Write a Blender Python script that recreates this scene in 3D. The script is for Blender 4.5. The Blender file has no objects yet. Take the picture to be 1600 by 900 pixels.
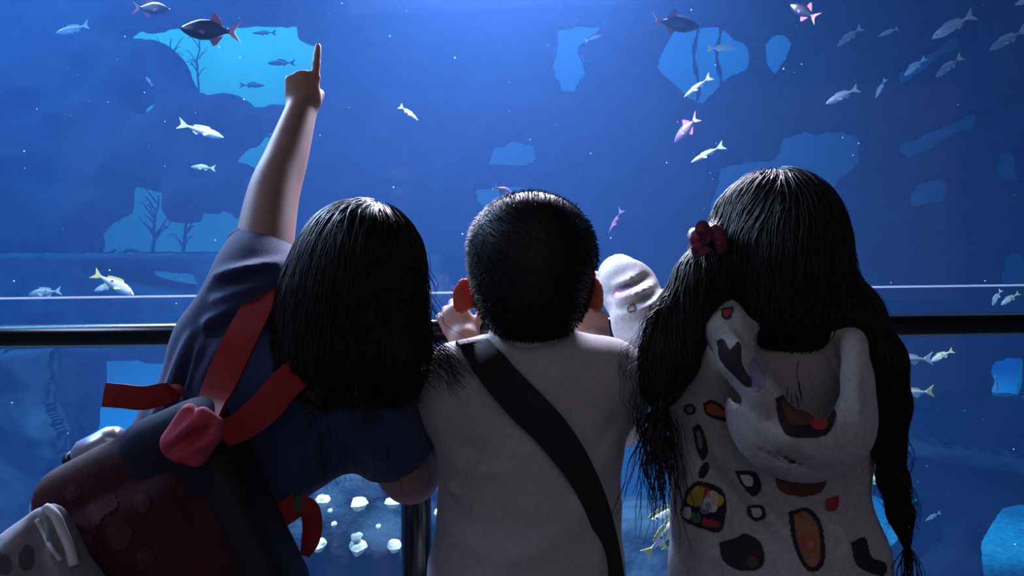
import bpy, math, random
import numpy as np
from mathutils import Vector, Matrix
from mathutils.bvhtree import BVHTree

random.seed(7); rng = np.random.default_rng(7)
SC = bpy.context.scene
COL = SC.collection
# ------------------------------------------------------------------ camera
F_PX, CAM_Z, ROLL = 1250.0, 1.12, -0.0130
cam_data = bpy.data.cameras.new('camera'); cam = bpy.data.objects.new('camera', cam_data); COL.objects.link(cam)
cam_data.sensor_width = 36.0; cam_data.lens = 36.0 * F_PX / 1600.0; cam_data.clip_start = 0.05
_ca, _sa = math.cos(ROLL), math.sin(ROLL)
cam.matrix_world = Matrix(((_ca, -_sa, 0, 0), (0, 0, -1, 0), (_sa, _ca, 0, CAM_Z), (0, 0, 0, 1)))
SC.camera = cam

def P(px, py, y):
    """world point on the ray of photo pixel (px, py) at distance y in front of the camera"""
    dx = (px - 800.0) / F_PX * y; dz = (450.0 - py) / F_PX * y
    return np.array((dx * _ca - dz * _sa, y, CAM_Z + dx * _sa + dz * _ca))

# ------------------------------------------------------------------ world, lamps, exposure
w = bpy.data.worlds.new('dark_hall'); SC.world = w; w.use_nodes = True
w.node_tree.nodes['Background'].inputs[0].default_value = (0.02, 0.03, 0.08, 1)
w.node_tree.nodes['Background'].inputs[1].default_value = 0.3
def area(name, loc, target, sx, sy, power, color, spread=math.pi):
    l = bpy.data.lights.new(name, 'AREA'); l.shape = 'RECTANGLE'; l.size = sx; l.size_y = sy
    l.energy = power; l.color = color; l.spread = spread
    o = bpy.data.objects.new(name, l); COL.objects.link(o); o.location = loc
    o.rotation_euler = (Vector(target) - Vector(loc)).to_track_quat('-Z', 'Y').to_euler()
    return o
area('tank_lamp_front', (0.0, 2.92, 2.62), (-0.05, 2.0, 0.9), 0.9, 0.3, 240, (0.92, 0.77, 1.0), 2.7)
area('tank_lamp_left_near', (-1.7, 2.85, 2.75), (-1.0, 1.6, 0.9), 0.9, 0.4, 85, (0.70, 0.74, 1.0), 2.6)
area('tank_lamp_left', (-3.2, 3.3, 3.4), (-2.6, 2.8, 0), 2.4, 1.6, 165, (0.18, 0.48, 1.0))
area('tank_lamp_right', (3.2, 3.4, 3.4), (3.2, 3.4, 0), 2.0, 1.4, 9, (0.5, 0.6, 1.0))
area('tank_lamp_back_left', (-2.4, 5.55, 3.5), (-2.4, 6.1, 0.6), 2.6, 0.6, 30, (0.07, 0.82, 0.86))
area('tank_lamp_back_floor', (-2.6, 5.75, -0.45), (-2.6, 6.1, 1.6), 2.2, 0.4, 15, (0.02, 0.42, 1.0))
area('tank_lamp_back_right', (1.2, 5.55, 3.5), (1.2, 6.0, 0.6), 2.6, 0.6, 17, (0.04, 0.40, 1.0))
area('tank_lamp_corner', (3.35, 5.7, 0.6), (3.35, 5.3, -0.7), 0.8, 0.4, 22, (0.02, 0.50, 1.0))
area('hall_ceiling_fill', (0.2, -0.7, 2.95), (0.1, 0.4, 0.7), 2.4, 0.6, 4.5, (0.85, 0.84, 1.0))  # added overhead fill for the people's backs, not a known lamp
area('hall_side_lamp', (-2.4, 0.95, 2.75), (-0.3, 1.1, 0.9), 0.8, 0.4, 19, (0.52, 0.64, 1.0))
area('rear_fill_light', (0.0, -2.95, 1.5), (0.0, 0.0, 1.5), 7.6, 2.6, 12, (0.95, 0.86, 1.0))  # unseen fill panel added behind the camera to brighten the people's backs
SC.view_settings.view_transform = 'Standard'; SC.view_settings.look = 'None'
SC.view_settings.exposure = 0.0; SC.view_settings.gamma = 1.0; SC.view_settings.use_curve_mapping = False
SC.cycles.use_denoising = True
SC.cycles.max_bounces = 6; SC.cycles.volume_bounces = 1; SC.cycles.transparent_max_bounces = 24
SC.cycles.sample_clamp_indirect = 4.0

# ------------------------------------------------------------------ materials
def mat(name, color, rough=0.8, var=0.0, vscale=20.0, color2=None, bump=0.0, bscale=200.0, sss=0.0, sssr=(1, .3, .15),
        sheen=0.0, spec=0.4, metal=0.0, trans=0.0, coat=0.0, detail=3.0):
    m = bpy.data.materials.new(name); m.use_nodes = True
    nt = m.node_tree; b = nt.nodes['Principled BSDF']
    b.inputs['Base Color'].default_value = (*color, 1); b.inputs['Roughness'].default_value = rough
    b.inputs['Specular IOR Level'].default_value = spec; b.inputs['Metallic'].default_value = metal
    if sss: 
        b.inputs['Subsurface Weight'].default_value = sss; b.inputs['Subsurface Radius'].default_value = sssr
        b.inputs['Subsurface Scale'].default_value = 0.018
    if sheen: b.inputs['Sheen Weight'].default_value = sheen
    if trans: b.inputs['Transmission Weight'].default_value = trans
    if coat: b.inputs['Coat Weight'].default_value = coat
    tc = nt.nodes.new('ShaderNodeTexCoord')
    if var or color2:
        n = nt.nodes.new('ShaderNodeTexNoise'); n.inputs['Scale'].default_value = vscale; n.inputs['Detail'].default_value = detail
        nt.links.new(tc.outputs['Object'], n.inputs['Vector'])
        r = nt.nodes.new('ShaderNodeValToRGB')
        c2 = color2 if color2 else tuple(c * (1 - var) for c in color)
        r.color_ramp.elements[0].position = 0.35; r.color_ramp.elements[1].position = 0.65
        r.color_ramp.elements[0].color = (*c2, 1); r.color_ramp.elements[1].color = (*color, 1)
        nt.links.new(n.outputs['Fac'], r.inputs['Fac']); nt.links.new(r.outputs['Color'], b.inputs['Base Color'])
    if bump:
        n2 = nt.nodes.new('ShaderNodeTexNoise'); n2.inputs['Scale'].default_value = bscale; n2.inputs['Detail'].default_value = 4
        nt.links.new(tc.outputs['Object'], n2.inputs['Vector'])
        bp = nt.nodes.new('ShaderNodeBump'); bp.inputs['Strength'].default_value = bump; bp.inputs['Distance'].default_value = 0.02
        nt.links.new(n2.outputs['Fac'], bp.inputs['Height']); nt.links.new(bp.outputs['Normal'], b.inputs['Normal'])
    return m

M = {}
M['skin_a'] = mat('skin_warm_brown', (0.38, 0.21, 0.16), 0.62, var=0.15, vscale=30, sss=0.35, spec=0.45)
M['skin_b'] = mat('skin_brown', (0.40, 0.22, 0.16), 0.62, var=0.15, vscale=30, sss=0.4, spec=0.45)
M['hair'] = mat('black_hair', (0.011, 0.008, 0.010), 0.42, spec=0.4)
M['hair_w'] = mat('dark_brown_hair', (0.012, 0.008, 0.009), 0.46, spec=0.4)
M['buzz'] = mat('short_black_hair', (0.007, 0.006, 0.008), 0.5, spec=0.3)
M['eye'] = mat('eye_white', (0.7, 0.7, 0.7), 0.2)
M['navy'] = mat('navy_cotton', (0.034, 0.048, 0.14), 0.9, var=0.2, vscale=60, bump=0.15, bscale=500, sheen=0.15)
M['navy2'] = mat('dark_navy_twill', (0.012, 0.015, 0.045), 0.85, var=0.3, vscale=40, bump=0.2, bscale=600)
M['hem'] = mat('slate_rib_knit', (0.14, 0.19, 0.38), 0.9, bump=0.2, bscale=500)
M['red'] = mat('red_webbing', (0.33, 0.016, 0.016), 0.75, var=0.2, vscale=80, bump=0.1, bscale=700)
M['rose'] = mat('rose_fabric', (0.62, 0.07, 0.12), 0.75, var=0.25, vscale=40, bump=0.15, bscale=500)
M['maroon'] = mat('maroon_printed_fabric', (0.070, 0.007, 0.014), 0.8, color2=(0.035, 0.004, 0.009), vscale=14, bump=0.15, bscale=400)
M['print_pale'] = mat('faded_pink_print', (0.11, 0.030, 0.040), 0.85, var=0.5, vscale=60)
M['shirt'] = mat('oatmeal_linen', (0.47, 0.43, 0.42), 0.9, var=0.12, vscale=120, bump=0.18, bscale=600, sheen=0.1)
M['collar'] = mat('white_collar_cloth', (0.62, 0.60, 0.62), 0.9, var=0.1, vscale=120)
M['black_web'] = mat('black_webbing', (0.010, 0.010, 0.013), 0.7, bump=0.3, bscale=900)
M['black_nylon'] = mat('black_nylon', (0.012, 0.012, 0.016), 0.6, bump=0.2, bscale=400)
M['hoodie'] = mat('heather_grey_fleece', (0.50, 0.48, 0.46), 0.95, var=0.22, vscale=160, bump=0.25, bscale=500, sheen=0.2)
M['hood_lining'] = mat('grey_fleece_lining', (0.36, 0.32, 0.32), 0.95, var=0.2, vscale=160)
M['denim'] = mat('dark_denim', (0.03, 0.04, 0.09), 0.85, var=0.3, vscale=60)
M['shoe'] = mat('black_rubber_shoe', (0.02, 0.02, 0.025), 0.5)
M['grey_cloth'] = mat('pale_grey_jersey', (0.27, 0.265, 0.275), 0.92, var=0.15, vscale=90, bump=0.2, bscale=500, sheen=0.15)
M['grey_dark'] = mat('charcoal_print', (0.09, 0.08, 0.09), 0.92)
M['white_trim'] = mat('white_trim', (0.72, 0.72, 0.76), 0.85)
M['steel'] = mat('brushed_silver', (0.62, 0.64, 0.72), 0.28, metal=0.6, spec=0.6)
M['steel_cap'] = mat('black_plastic', (0.02, 0.02, 0.025), 0.35)
M['clear'] = mat('cloudy_clear_plastic', (0.65, 0.75, 0.85), 0.15, trans=0.6)
M['lime'] = mat('lime_plastic', (0.30, 0.85, 0.08), 0.3)
M['wine'] = mat('wine_satin', (0.20, 0.035, 0.075), 0.5, var=0.3, vscale=90)
M['rail'] = mat('black_powder_coat', (0.008, 0.008, 0.010), 0.22, spec=0.5)
M['carpet'] = mat('dark_carpet', (0.03, 0.03, 0.04), 0.95, var=0.4, vscale=90, bump=0.4, bscale=300)
M['paint'] = mat('charcoal_wall_paint', (0.04, 0.04, 0.05), 0.8, var=0.15, vscale=6, bump=0.1, bscale=80)
M['seal'] = mat('pale_acrylic_joint', (0.8, 0.85, 0.95), 0.3, spec=0.8)
_nt = M['seal'].node_tree; _t = _nt.nodes.new('ShaderNodeBsdfTranslucent'); _t.inputs[0].default_value = (0.85, 0.9, 1, 1); _m = _nt.nodes.new('ShaderNodeMixShader'); _m.inputs[0].default_value = 0.35
_nt.links.new(_nt.nodes['Principled BSDF'].outputs[0], _m.inputs[1]); _nt.links.new(_t.outputs[0], _m.inputs[2]); _nt.links.new(_m.outputs[0], _nt.nodes['Material Output'].inputs[0])
M['rock'] = mat('algae_grey_rock', (0.020, 0.023, 0.030), 0.9, color2=(0.010, 0.012, 0.016), vscale=3.5, bump=0.6, bscale=9, detail=6)
M['rock_pale'] = mat('pale_encrusted_rock', (0.018, 0.060, 0.090), 0.9, color2=(0.007, 0.024, 0.040), vscale=7, bump=0.6, bscale=16, detail=7)
M['stud'] = mat('pale_coral_plug', (0.78, 0.80, 0.66), 0.85, color2=(0.5, 0.55, 0.45), vscale=30, bump=0.5, bscale=60)
M['backdrop'] = mat('pale_blue_plaster', (0.62, 0.72, 0.78), 0.9, var=0.12, vscale=2.0)
M['sand'] = mat('pale_reef_sand', (0.55, 0.58, 0.58), 0.95, color2=(0.30, 0.34, 0.38), vscale=24, bump=0.5, bscale=40, detail=6)
M['shell'] = mat('white_shell_bits', (0.85, 0.85, 0.82), 0.7)
M['seafan'] = mat('dark_sea_fan', (0.03, 0.035, 0.045), 0.9)
M['branch'] = mat('dead_branch', (0.02, 0.025, 0.035), 0.9)

def fish_mat(name, back, belly, split=0.0, soft=0.25, rough=0.35, mid=None):
    m = bpy.data.materials.new(name); m.use_nodes = True; nt = m.node_tree; b = nt.nodes['Principled BSDF']
    b.inputs['Roughness'].default_value = rough; b.inputs['Specular IOR Level'].default_value = 0.6
    tc = nt.nodes.new('ShaderNodeTexCoord'); sp = nt.nodes.new('ShaderNodeSeparateXYZ')
    nt.links.new(tc.outputs['Object'], sp.inputs[0])
    mr = nt.nodes.new('ShaderNodeMapRange'); mr.inputs[1].default_value = split - soft; mr.inputs[2].default_value = split + soft
    nt.links.new(sp.outputs['Z'], mr.inputs[0])
    r = nt.nodes.new('ShaderNodeValToRGB')
    r.color_ramp.elements[0].color = (*belly, 1); r.color_ramp.elements[1].color = (*back, 1)
    if mid:
        e = r.color_ramp.elements.new(0.5); e.color = (*mid, 1)
    nt.links.new(mr.outputs[0], r.inputs['Fac'])
    n = nt.nodes.new('ShaderNodeTexNoise'); n.inputs['Scale'].default_value = 30; nt.links.new(tc.outputs['Object'], n.inputs['Vector'])
    mx = nt.nodes.new('ShaderNodeMix'); mx.data_type = 'RGBA'; mx.blend_type = 'MULTIPLY'; mx.inputs[0].default_value = 0.3
    nt.links.new(r.outputs['Color'], mx.inputs[6]); nt.links.new(n.outputs['Color'], mx.inputs[7])
    nt.links.new(mx.outputs[2], b.inputs['Base Color'])
    return m
M['snapper'] = fish_mat('silver_yellow_scales', (0.62, 0.66, 0.42), (0.86, 0.86, 0.84), 0.08, 0.10)
M['silver'] = fish_mat('silver_scales', (0.46, 0.52, 0.58), (0.86, 0.88, 0.90), 0.04, 0.10)
M['dull'] = fish_mat('dull_green_grey_scales', (0.30, 0.34, 0.28), (0.52, 0.56, 0.52), 0.04, 0.12)
M['trigger'] = fish_mat('dark_plum_scales', (0.010, 0.007, 0.018), (0.016, 0.008, 0.020), 0.0, 0.2)
M['shade'] = fish_mat('shaded_scales', (0.06, 0.10, 0.14), (0.10, 0.15, 0.20), 0.0, 0.2)  # shade put into the colour: fish in shadow behind the rock
M['pinkfish'] = fish_mat('mauve_scales', (0.07, 0.035, 0.09), (0.26, 0.15, 0.24), 0.0, 0.15)
M['fin_yellow'] = mat('yellow_fin', (0.85, 0.78, 0.16), 0.5)
M['fin_pale'] = mat('pale_fin', (0.62, 0.66, 0.58), 0.5)
M['fin_red'] = mat('salmon_fin', (0.30, 0.08, 0.09), 0.5)
M['fin_redtail'] = mat('pale_pink_tail', (0.48, 0.22, 0.26), 0.5)
M['fin_dark'] = mat('shaded_fin', (0.05, 0.07, 0.09), 0.5)  # fins of the shadowed fish, same shade put into the colour
M['spot'] = mat('black_spot', (0.01, 0.01, 0.012), 0.3)
for nm, c in dict(p_orange=(0.45, 0.14, 0.05), p_brown=(0.13, 0.05, 0.035), p_dark=(0.03, 0.022, 0.028), p_red=(0.42, 0.045, 0.05), p_yellow=(0.65, 0.42, 0.07),
                  p_white=(0.75, 0.73, 0.72), p_green=(0.06, 0.22, 0.08), p_blue=(0.16, 0.22, 0.38), p_tan=(0.34, 0.17, 0.09), p_violet=(0.30, 0.24, 0.42),
                  p_pink=(0.55, 0.22, 0.26)).items():
    M[nm] = mat('ink_' + nm[2:], c, 0.9, var=0.2, vscale=80)

# ------------------------------------------------------------------ object helpers
def link(name, me, material=None, parent=None, smooth=True):
    o = bpy.data.objects.new(name, me); COL.objects.link(o)
    if material is not None: me.materials.append(M[material] if isinstance(material, str) else material)
    if parent is not None: o.parent = parent
    if smooth and len(me.polygons): me.polygons.foreach_set('use_smooth', np.ones(len(me.polygons), bool))
    return o
def mesh(name, v, f):
    me = bpy.data.meshes.new(name); me.from_pydata([tuple(map(float, x)) for x in v], [], [tuple(map(int, x)) for x in f]); me.update()
    return me
def quads_mesh(name, v, q):
    me = bpy.data.meshes.new(name); v = np.asarray(v, np.float32); q = np.asarray(q, np.int32)
    me.vertices.add(len(v)); me.vertices.foreach_set('co', v.ravel())
    k = q.shape[1]
    me.loops.add(q.size); me.loops.foreach_set('vertex_index', q.ravel())
    me.polygons.add(len(q)); me.polygons.foreach_set('loop_start', np.arange(0, q.size, k, dtype=np.int32))
    me.update(calc_edges=True); me.validate(); return me
def tag(o, label, cat, group=None, kind=None):
    if label: o['label'] = label
    if cat: o['category'] = cat
    if group: o['group'] = group
    if kind: o['kind'] = kind
    return o
def empty(name, loc=(0, 0, 0)):
    o = bpy.data.objects.new(name, None); COL.objects.link(o); o.location = loc; o.empty_display_size = 0.05
    return o
def child(name, me, material, parent, smooth=True):
    """mesh given in world space, parented to an Empty standing at the thing's base"""
    o = link(name, me, material, parent, smooth)
    o.matrix_parent_inverse = Matrix.Translation(-Vector(parent.location)) if parent else Matrix()
    return o
def box_mesh(name, lo, hi, bev=0.0):
    (x0, y0, z0), (x1, y1, z1) = lo, hi
    import bmesh
    bm = bmesh.new(); bmesh.ops.create_cube(bm, size=1)
    for v in bm.verts: v.co = ((x0 + x1) / 2 + v.co.x * (x1 - x0), (y0 + y1) / 2 + v.co.y * (y1 - y0), (z0 + z1) / 2 + v.co.z * (z1 - z0))
    if bev: bmesh.ops.bevel(bm, geom=bm.edges[:], offset=bev, segments=2, affect='EDGES')
    me = bpy.data.meshes.new(name); bm.to_mesh(me); bm.free(); return me
def tube_data(pts, radii, n=10, caps=True):
    pts = [Vector(p) for p in pts]; v = []; f = []
    if not hasattr(radii, '__len__'): radii = [radii] * len(pts)
    t0 = (pts[1] - pts[0]).normalized(); u = t0.orthogonal().normalized()
    for i, p in enumerate(pts):
        t = (pts[min(i + 1, len(pts) - 1)] - pts[max(i - 1, 0)]).normalized()
        u = (u - t * u.dot(t)).normalized(); b = t.cross(u)
        for k in range(n):
            a = 2 * math.pi * k / n; v.append(p + (u * math.cos(a) + b * math.sin(a)) * radii[i])
    for i in range(len(pts) - 1):
        for k in range(n):
            f.append((i * n + k, i * n + (k + 1) % n, (i + 1) * n + (k + 1) % n, (i + 1) * n + k))
    if caps:
        f.append(tuple(range(n - 1, -1, -1))); f.append(tuple(range((len(pts) - 1) * n, len(pts) * n)))
    return v, f
def join(parts):
    V = []; Fc = []
    for v, f in parts:
        o = len(V); V += list(v); Fc += [tuple(i + o for i in q) for q in f]
    return V, Fc
def smooth_path(pts, n=6):
    """Catmull-Rom through the points"""
    p = [np.array(q, float) for q in pts]; p = [2 * p[0] - p[1]] + p + [2 * p[-1] - p[-2]]; out = []
    for i in range(1, len(p) - 2):
        for k in range(n):
            t = k / n
            out.append(0.5 * (2 * p[i] + (p[i + 1] - p[i - 1]) * t + (2 * p[i - 1] - 5 * p[i] + 4 * p[i + 1] - p[i + 2]) * t * t
                              + (3 * p[i] - 3 * p[i + 1] + p[i + 2] - p[i - 1]) * t ** 3))
    out.append(p[-2]); return out
def ribbon(pts, width, normal, thick=0.003, n=6, twist=0.0):
    """flat strap swept along pts; 'normal' is the way its face looks (one vector or one for each point)"""
    c = smooth_path(pts, n); m = len(c)
    nn = np.array(normal, float); nn = smooth_path(list(nn), n) if nn.ndim == 2 else [nn] * m
    ww = smooth_path([(x,) for x in width], n) if hasattr(width, '__len__') else [(width,)] * m
    V = []; Fq = []
    for i in range(m):
        t = c[min(i + 1, m - 1)] - c[max(i - 1, 0)]; t /= np.linalg.norm(t) + 1e-9
        no = nn[i] - t * np.dot(nn[i], t); no /= np.linalg.norm(no) + 1e-9
        s = np.cross(t, no); h = float(ww[i][0]) / 2
        bow = no * h * 0.06
        V += [c[i] - s * h - no * thick / 2 - bow, c[i] - no * thick / 2, c[i] + s * h - no * thick / 2 - bow,
              c[i] + s * h + no * thick / 2 - bow, c[i] + no * thick / 2, c[i] - s * h + no * thick / 2 - bow]
    for i in range(m - 1):
        for k in range(6): Fq.append((i * 6 + k, i * 6 + (k + 1) % 6, (i + 1) * 6 + (k + 1) % 6, (i + 1) * 6 + k))
    Fq += [(5, 4, 3, 2, 1, 0), tuple((m - 1) * 6 + k for k in range(6))]
    return V, Fq
def crisp(o, ang=0.6):
    o.data.set_sharp_from_angle(angle=ang); return o
def flatshade(o):
    o.data.polygons.foreach_set('use_smooth', np.zeros(len(o.data.polygons), bool)); return o

# ------------------------------------------------------------------ signed distance fields -> one continuous mesh
def unit(v): v = np.asarray(v, float); return v / (np.linalg.norm(v) + 1e-12)
def frame(x=None, y=None, z=None):
    """3x3 with columns x, y, z from two of them (the first given is kept exactly)"""
    if x is not None and y is not None: x = unit(x); z = unit(np.cross(x, y)); y = np.cross(z, x)
    elif y is not None and z is not None: y = unit(y); x = unit(np.cross(y, z)); z = np.cross(x, y)
    else: z = unit(z); y = unit(np.cross(z, x)); x = np.cross(y, z)
    return np.stack([x, y, z], 1)
class Field:
    def __init__(s, lo, hi, h):
        s.lo = np.array(lo, float); s.h = h
        s.n = np.ceil((np.array(hi, float) - s.lo) / h).astype(int) + 1
        s.d = np.full(tuple(s.n), 1.0, np.float32)
    def win(s, lo, hi):
        a = np.clip(np.floor((np.asarray(lo) - s.lo) / s.h).astype(int), 0, s.n); b = np.clip(np.ceil((np.asarray(hi) - s.lo) / s.h).astype(int) + 1, 0, s.n)
        sl = tuple(slice(i, j) for i, j in zip(a, b))
        ax = [(s.lo[i] + s.h * np.arange(a[i], b[i])).astype(np.float32) for i in range(3)]
        return sl, ax[0][:, None, None], ax[1][None, :, None], ax[2][None, None, :]
    def put(s, sl, p, k, op):
        d = s.d[sl]
        if d.size == 0: return
        if op == 'add':
            hh = np.maximum(k - np.abs(d - p), 0) / k; s.d[sl] = np.minimum(d, p) - hh * hh * k * 0.25
        else:
            p = -p; hh = np.maximum(k - np.abs(d - p), 0) / k; s.d[sl] = np.maximum(d, p) + hh * hh * k * 0.25
    def cap(s, a, b, ra, rb=None, k=0.02, op='add', mg=0.02):
        rb = ra if rb is None else rb; a = np.asarray(a, float); b = np.asarray(b, float); r = max(ra, rb) + k + mg
        sl, X, Y, Z = s.win(np.minimum(a, b) - r, np.maximum(a, b) + r); ba = b - a
        t = np.clip(((X - a[0]) * ba[0] + (Y - a[1]) * ba[1] + (Z - a[2]) * ba[2]) / max(ba @ ba, 1e-9), 0, 1)
        p = np.sqrt((X - a[0] - t * ba[0]) ** 2 + (Y - a[1] - t * ba[1]) ** 2 + (Z - a[2] - t * ba[2]) ** 2) - (ra + (rb - ra) * t)
        s.put(sl, p, k, op)
    def chain(s, pts, radii, k=0.015, **kw):
        for i in range(len(pts) - 1): s.cap(pts[i], pts[i + 1], radii[i], radii[i + 1], k=k, **kw)
    def limb(s, pts, radii, k=0.014, n=6, mg=0.02):
        q = smooth_path([(*map(float, p), float(r)) for p, r in zip(pts, radii)], n); A = np.array(q); r = A[:, 3].max() + k + mg
        sl, X, Y, Z = s.win(A[:, :3].min(0) - r, A[:, :3].max(0) + r); best = None
        for u, v in zip(A[:-1], A[1:]):
            ba = v[:3] - u[:3]; t = np.clip(((X - u[0]) * ba[0] + (Y - u[1]) * ba[1] + (Z - u[2]) * ba[2]) / max(ba @ ba, 1e-9), 0, 1)
            d = np.sqrt((X - u[0] - t * ba[0]) ** 2 + (Y - u[1] - t * ba[1]) ** 2 + (Z - u[2] - t * ba[2]) ** 2) - (u[3] + (v[3] - u[3]) * t)
            best = d if best is None else np.minimum(best, d)
        s.put(sl, best, k, 'add')
    def ell(s, c, r, R=None, k=0.02, op='add', mg=0.02):
        c = np.asarray(c, float); r = np.asarray(r, float); R = np.eye(3) if R is None else R; e = np.abs(R) @ r + k + mg
        sl, X, Y, Z = s.win(c - e, c + e); q = [(X - c[0]) * R[0, i] + (Y - c[1]) * R[1, i] + (Z - c[2]) * R[2, i] for i in range(3)]
        k0 = np.sqrt(sum((q[i] / r[i]) ** 2 for i in range(3))); k1 = np.sqrt(sum((q[i] / r[i] ** 2) ** 2 for i in range(3))) + 1e-9
        s.put(sl, k0 * (k0 - 1) / k1, k, op)
    def box(s, c, half, R=None, rnd=0.02, k=0.01, op='add', mg=0.02):
        c = np.asarray(c, float); half = np.asarray(half, float); R = np.eye(3) if R is None else R; e = np.abs(R) @ half + k + mg
        sl, X, Y, Z = s.win(c - e, c + e)
        q = [np.abs((X - c[0]) * R[0, i] + (Y - c[1]) * R[1, i] + (Z - c[2]) * R[2, i]) - (half[i] - rnd) for i in range(3)]
        out = np.sqrt(sum(np.maximum(x, 0) ** 2 for x in q)); ins = np.minimum(np.maximum(np.maximum(q[0], q[1]), q[2]), 0)
        s.put(sl, out + ins - rnd, k, op)
    def etube(s, pts, rx, ry, xdir, k=0.03, op='add', mg=0.02):
        """tube of elliptical section through pts: rx along xdir, ry across"""
        for i in range(len(pts) - 1):
            a = np.asarray(pts[i], float); b = np.asarray(pts[i + 1], float); ba = b - a; L = np.linalg.norm(ba); t_ = ba / L
            x = np.asarray(xdir, float); x = unit(x - t_ * (x @ t_)); y = np.cross(t_, x); r = max(rx[i], rx[i + 1], ry[i], ry[i + 1]) + k + mg
            sl, X, Y, Z = s.win(np.minimum(a, b) - r, np.maximum(a, b) + r)
            d = (X - a[0], Y - a[1], Z - a[2]); u = d[0] * t_[0] + d[1] * t_[1] + d[2] * t_[2]
            t = np.clip(u / L, 0, 1); ov = u - t * L
            lx = d[0] * x[0] + d[1] * x[1] + d[2] * x[2]; ly = d[0] * y[0] + d[1] * y[1] + d[2] * y[2]
            RX = rx[i] + (rx[i + 1] - rx[i]) * t; RY = ry[i] + (ry[i + 1] - ry[i]) * t; mn = np.minimum(RX, RY)
            q = np.sqrt((lx / RX) ** 2 + (ly / RY) ** 2 + (ov / mn) ** 2); g = np.sqrt((lx / RX ** 2) ** 2 + (ly / RY ** 2) ** 2 + (ov / mn ** 2) ** 2) + 1e-9
            s.put(sl, q * (q - 1) / g, k, op)
    def plane(s, c, n, k=0.004, lo=None, hi=None):
        """cut away the side n points to"""
        n = unit(n); lo = s.lo if lo is None else lo; hi = s.lo + s.h * s.n if hi is None else hi
        sl, X, Y, Z = s.win(lo, hi); p = -((X - c[0]) * n[0] + (Y - c[1]) * n[1] + (Z - c[2]) * n[2]); s.put(sl, p, k, 'sub')
    def merge(s, o, k=0.02):
        h = np.maximum(k - np.abs(s.d - o.d), 0) / k; s.d = np.minimum(s.d, o.d) - h * h * k * 0.25
    def like(s):
        o = Field.__new__(Field); o.lo, o.h, o.n = s.lo, s.h, s.n; o.d = np.full(tuple(s.n), 1.0, np.float32); return o
    def shell(s, t):
        s.d = np.maximum(s.d, -(s.d + t))
    def crease(s, a, b, amp, wd, ymax=None, ymin=None, full=False):
        """fold: amp > 0 ridge, < 0 groove, along segment a-b; seen along y unless full"""
        a = np.asarray(a, float); b = np.asarray(b, float); r = 3 * wd
        lo = np.minimum(a, b) - r; hi = np.maximum(a, b) + r
        if not full:
            lo[1] = s.lo[1] if ymin is None else ymin; hi[1] = (a[1] + b[1]) / 2 + 0.08 if ymax is None else ymax
        sl, X, Y, Z = s.win(lo, hi); ba = b - a
        if s.d[sl].size == 0: return
        if not full: ba = ba * np.array((1, 0, 1))
        t = np.clip(((X - a[0]) * ba[0] + (Y - a[1]) * ba[1] + (Z - a[2]) * ba[2]) / max(ba @ ba, 1e-9), 0, 1)
        dd = (X - a[0] - t * ba[0]) ** 2 + (Z - a[2] - t * ba[2]) ** 2
        if full: dd = dd + (Y - a[1] - t * ba[1]) ** 2
        s.d[sl] -= amp * np.exp(-dd / wd ** 2) * np.sin(np.pi * np.clip(0.12 + t * 0.76, 0, 1))
    def rumple(s, amp, sc=1.0, seed=0, lo=None, hi=None):
        r = np.random.default_rng(seed); lo = s.lo if lo is None else lo; hi = s.lo + s.h * s.n if hi is None else hi
        sl, X, Y, Z = s.win(lo, hi); o = 0
        for i in range(6):
            f = r.normal(size=3); f = f / np.linalg.norm(f) * r.uniform(18, 60) * sc; o = o + np.sin(X * f[0] + Y * f[1] + Z * f[2] + r.uniform(0, 6.28) + 1.3 * np.sin(X * 14 * sc + Z * 11 * sc + i)) / (1 + i * .3)
        s.d[sl] += amp * o * 0.4
    def sample(s, p):
        q = (p - s.lo) / s.h; i = np.clip(np.floor(q).astype(int), 0, s.n - 2); f = np.clip(q - i, 0, 1); o = 0
        for a in (0, 1):
            for b in (0, 1):
                for c in (0, 1):
                    wt = (f[:, 0] if a else 1 - f[:, 0]) * (f[:, 1] if b else 1 - f[:, 1]) * (f[:, 2] if c else 1 - f[:, 2])
                    o = o + wt * s.d[i[:, 0] + a, i[:, 1] + b, i[:, 2] + c]
        return o
    def grad(s, p):
        e = s.h; g = np.stack([s.sample(p + np.eye(3)[i] * e) - s.sample(p - np.eye(3)[i] * e) for i in range(3)], 1)
        return g / (np.linalg.norm(g, axis=1, keepdims=True) + 1e-9)
    def nets(s):
        d = s.d; ng = d < 0
        ng[0] = ng[-1] = False; ng[:, 0] = ng[:, -1] = False; ng[:, :, 0] = ng[:, :, -1] = False
        cnt = np.zeros(tuple(s.n - 1), np.uint8)
        for a in (0, 1):
            for b in (0, 1):
                for c in (0, 1): cnt += ng[a:a + s.n[0] - 1, b:b + s.n[1] - 1, c:c + s.n[2] - 1]
        I = np.argwhere((cnt > 0) & (cnt < 8)); idx = np.full(tuple(s.n - 1), -1, np.int32); idx[tuple(I.T)] = np.arange(len(I))
        acc = np.zeros((len(I), 3)); num = np.zeros(len(I)); cs = [np.array(c) for c in np.ndindex(2, 2, 2)]
        dv = {tuple(c): d[I[:, 0] + c[0], I[:, 1] + c[1], I[:, 2] + c[2]].astype(float) for c in cs}
        for c in cs:
            for ax in range(3):
                if c[ax] == 0:
                    e = c.copy(); e[ax] = 1; da = dv[tuple(c)]; db = dv[tuple(e)]; m = (da < 0) != (db < 0)
                    t = np.where(m, da / np.where(np.abs(da - db) < 1e-9, 1e-9, da - db), 0)
                    for j in range(3): acc[:, j] += np.where(m, c[j] + (t if j == ax else 0), 0)
                    num += m
        V = s.lo + s.h * (I + acc / np.maximum(num, 1)[:, None]); Q = []
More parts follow.
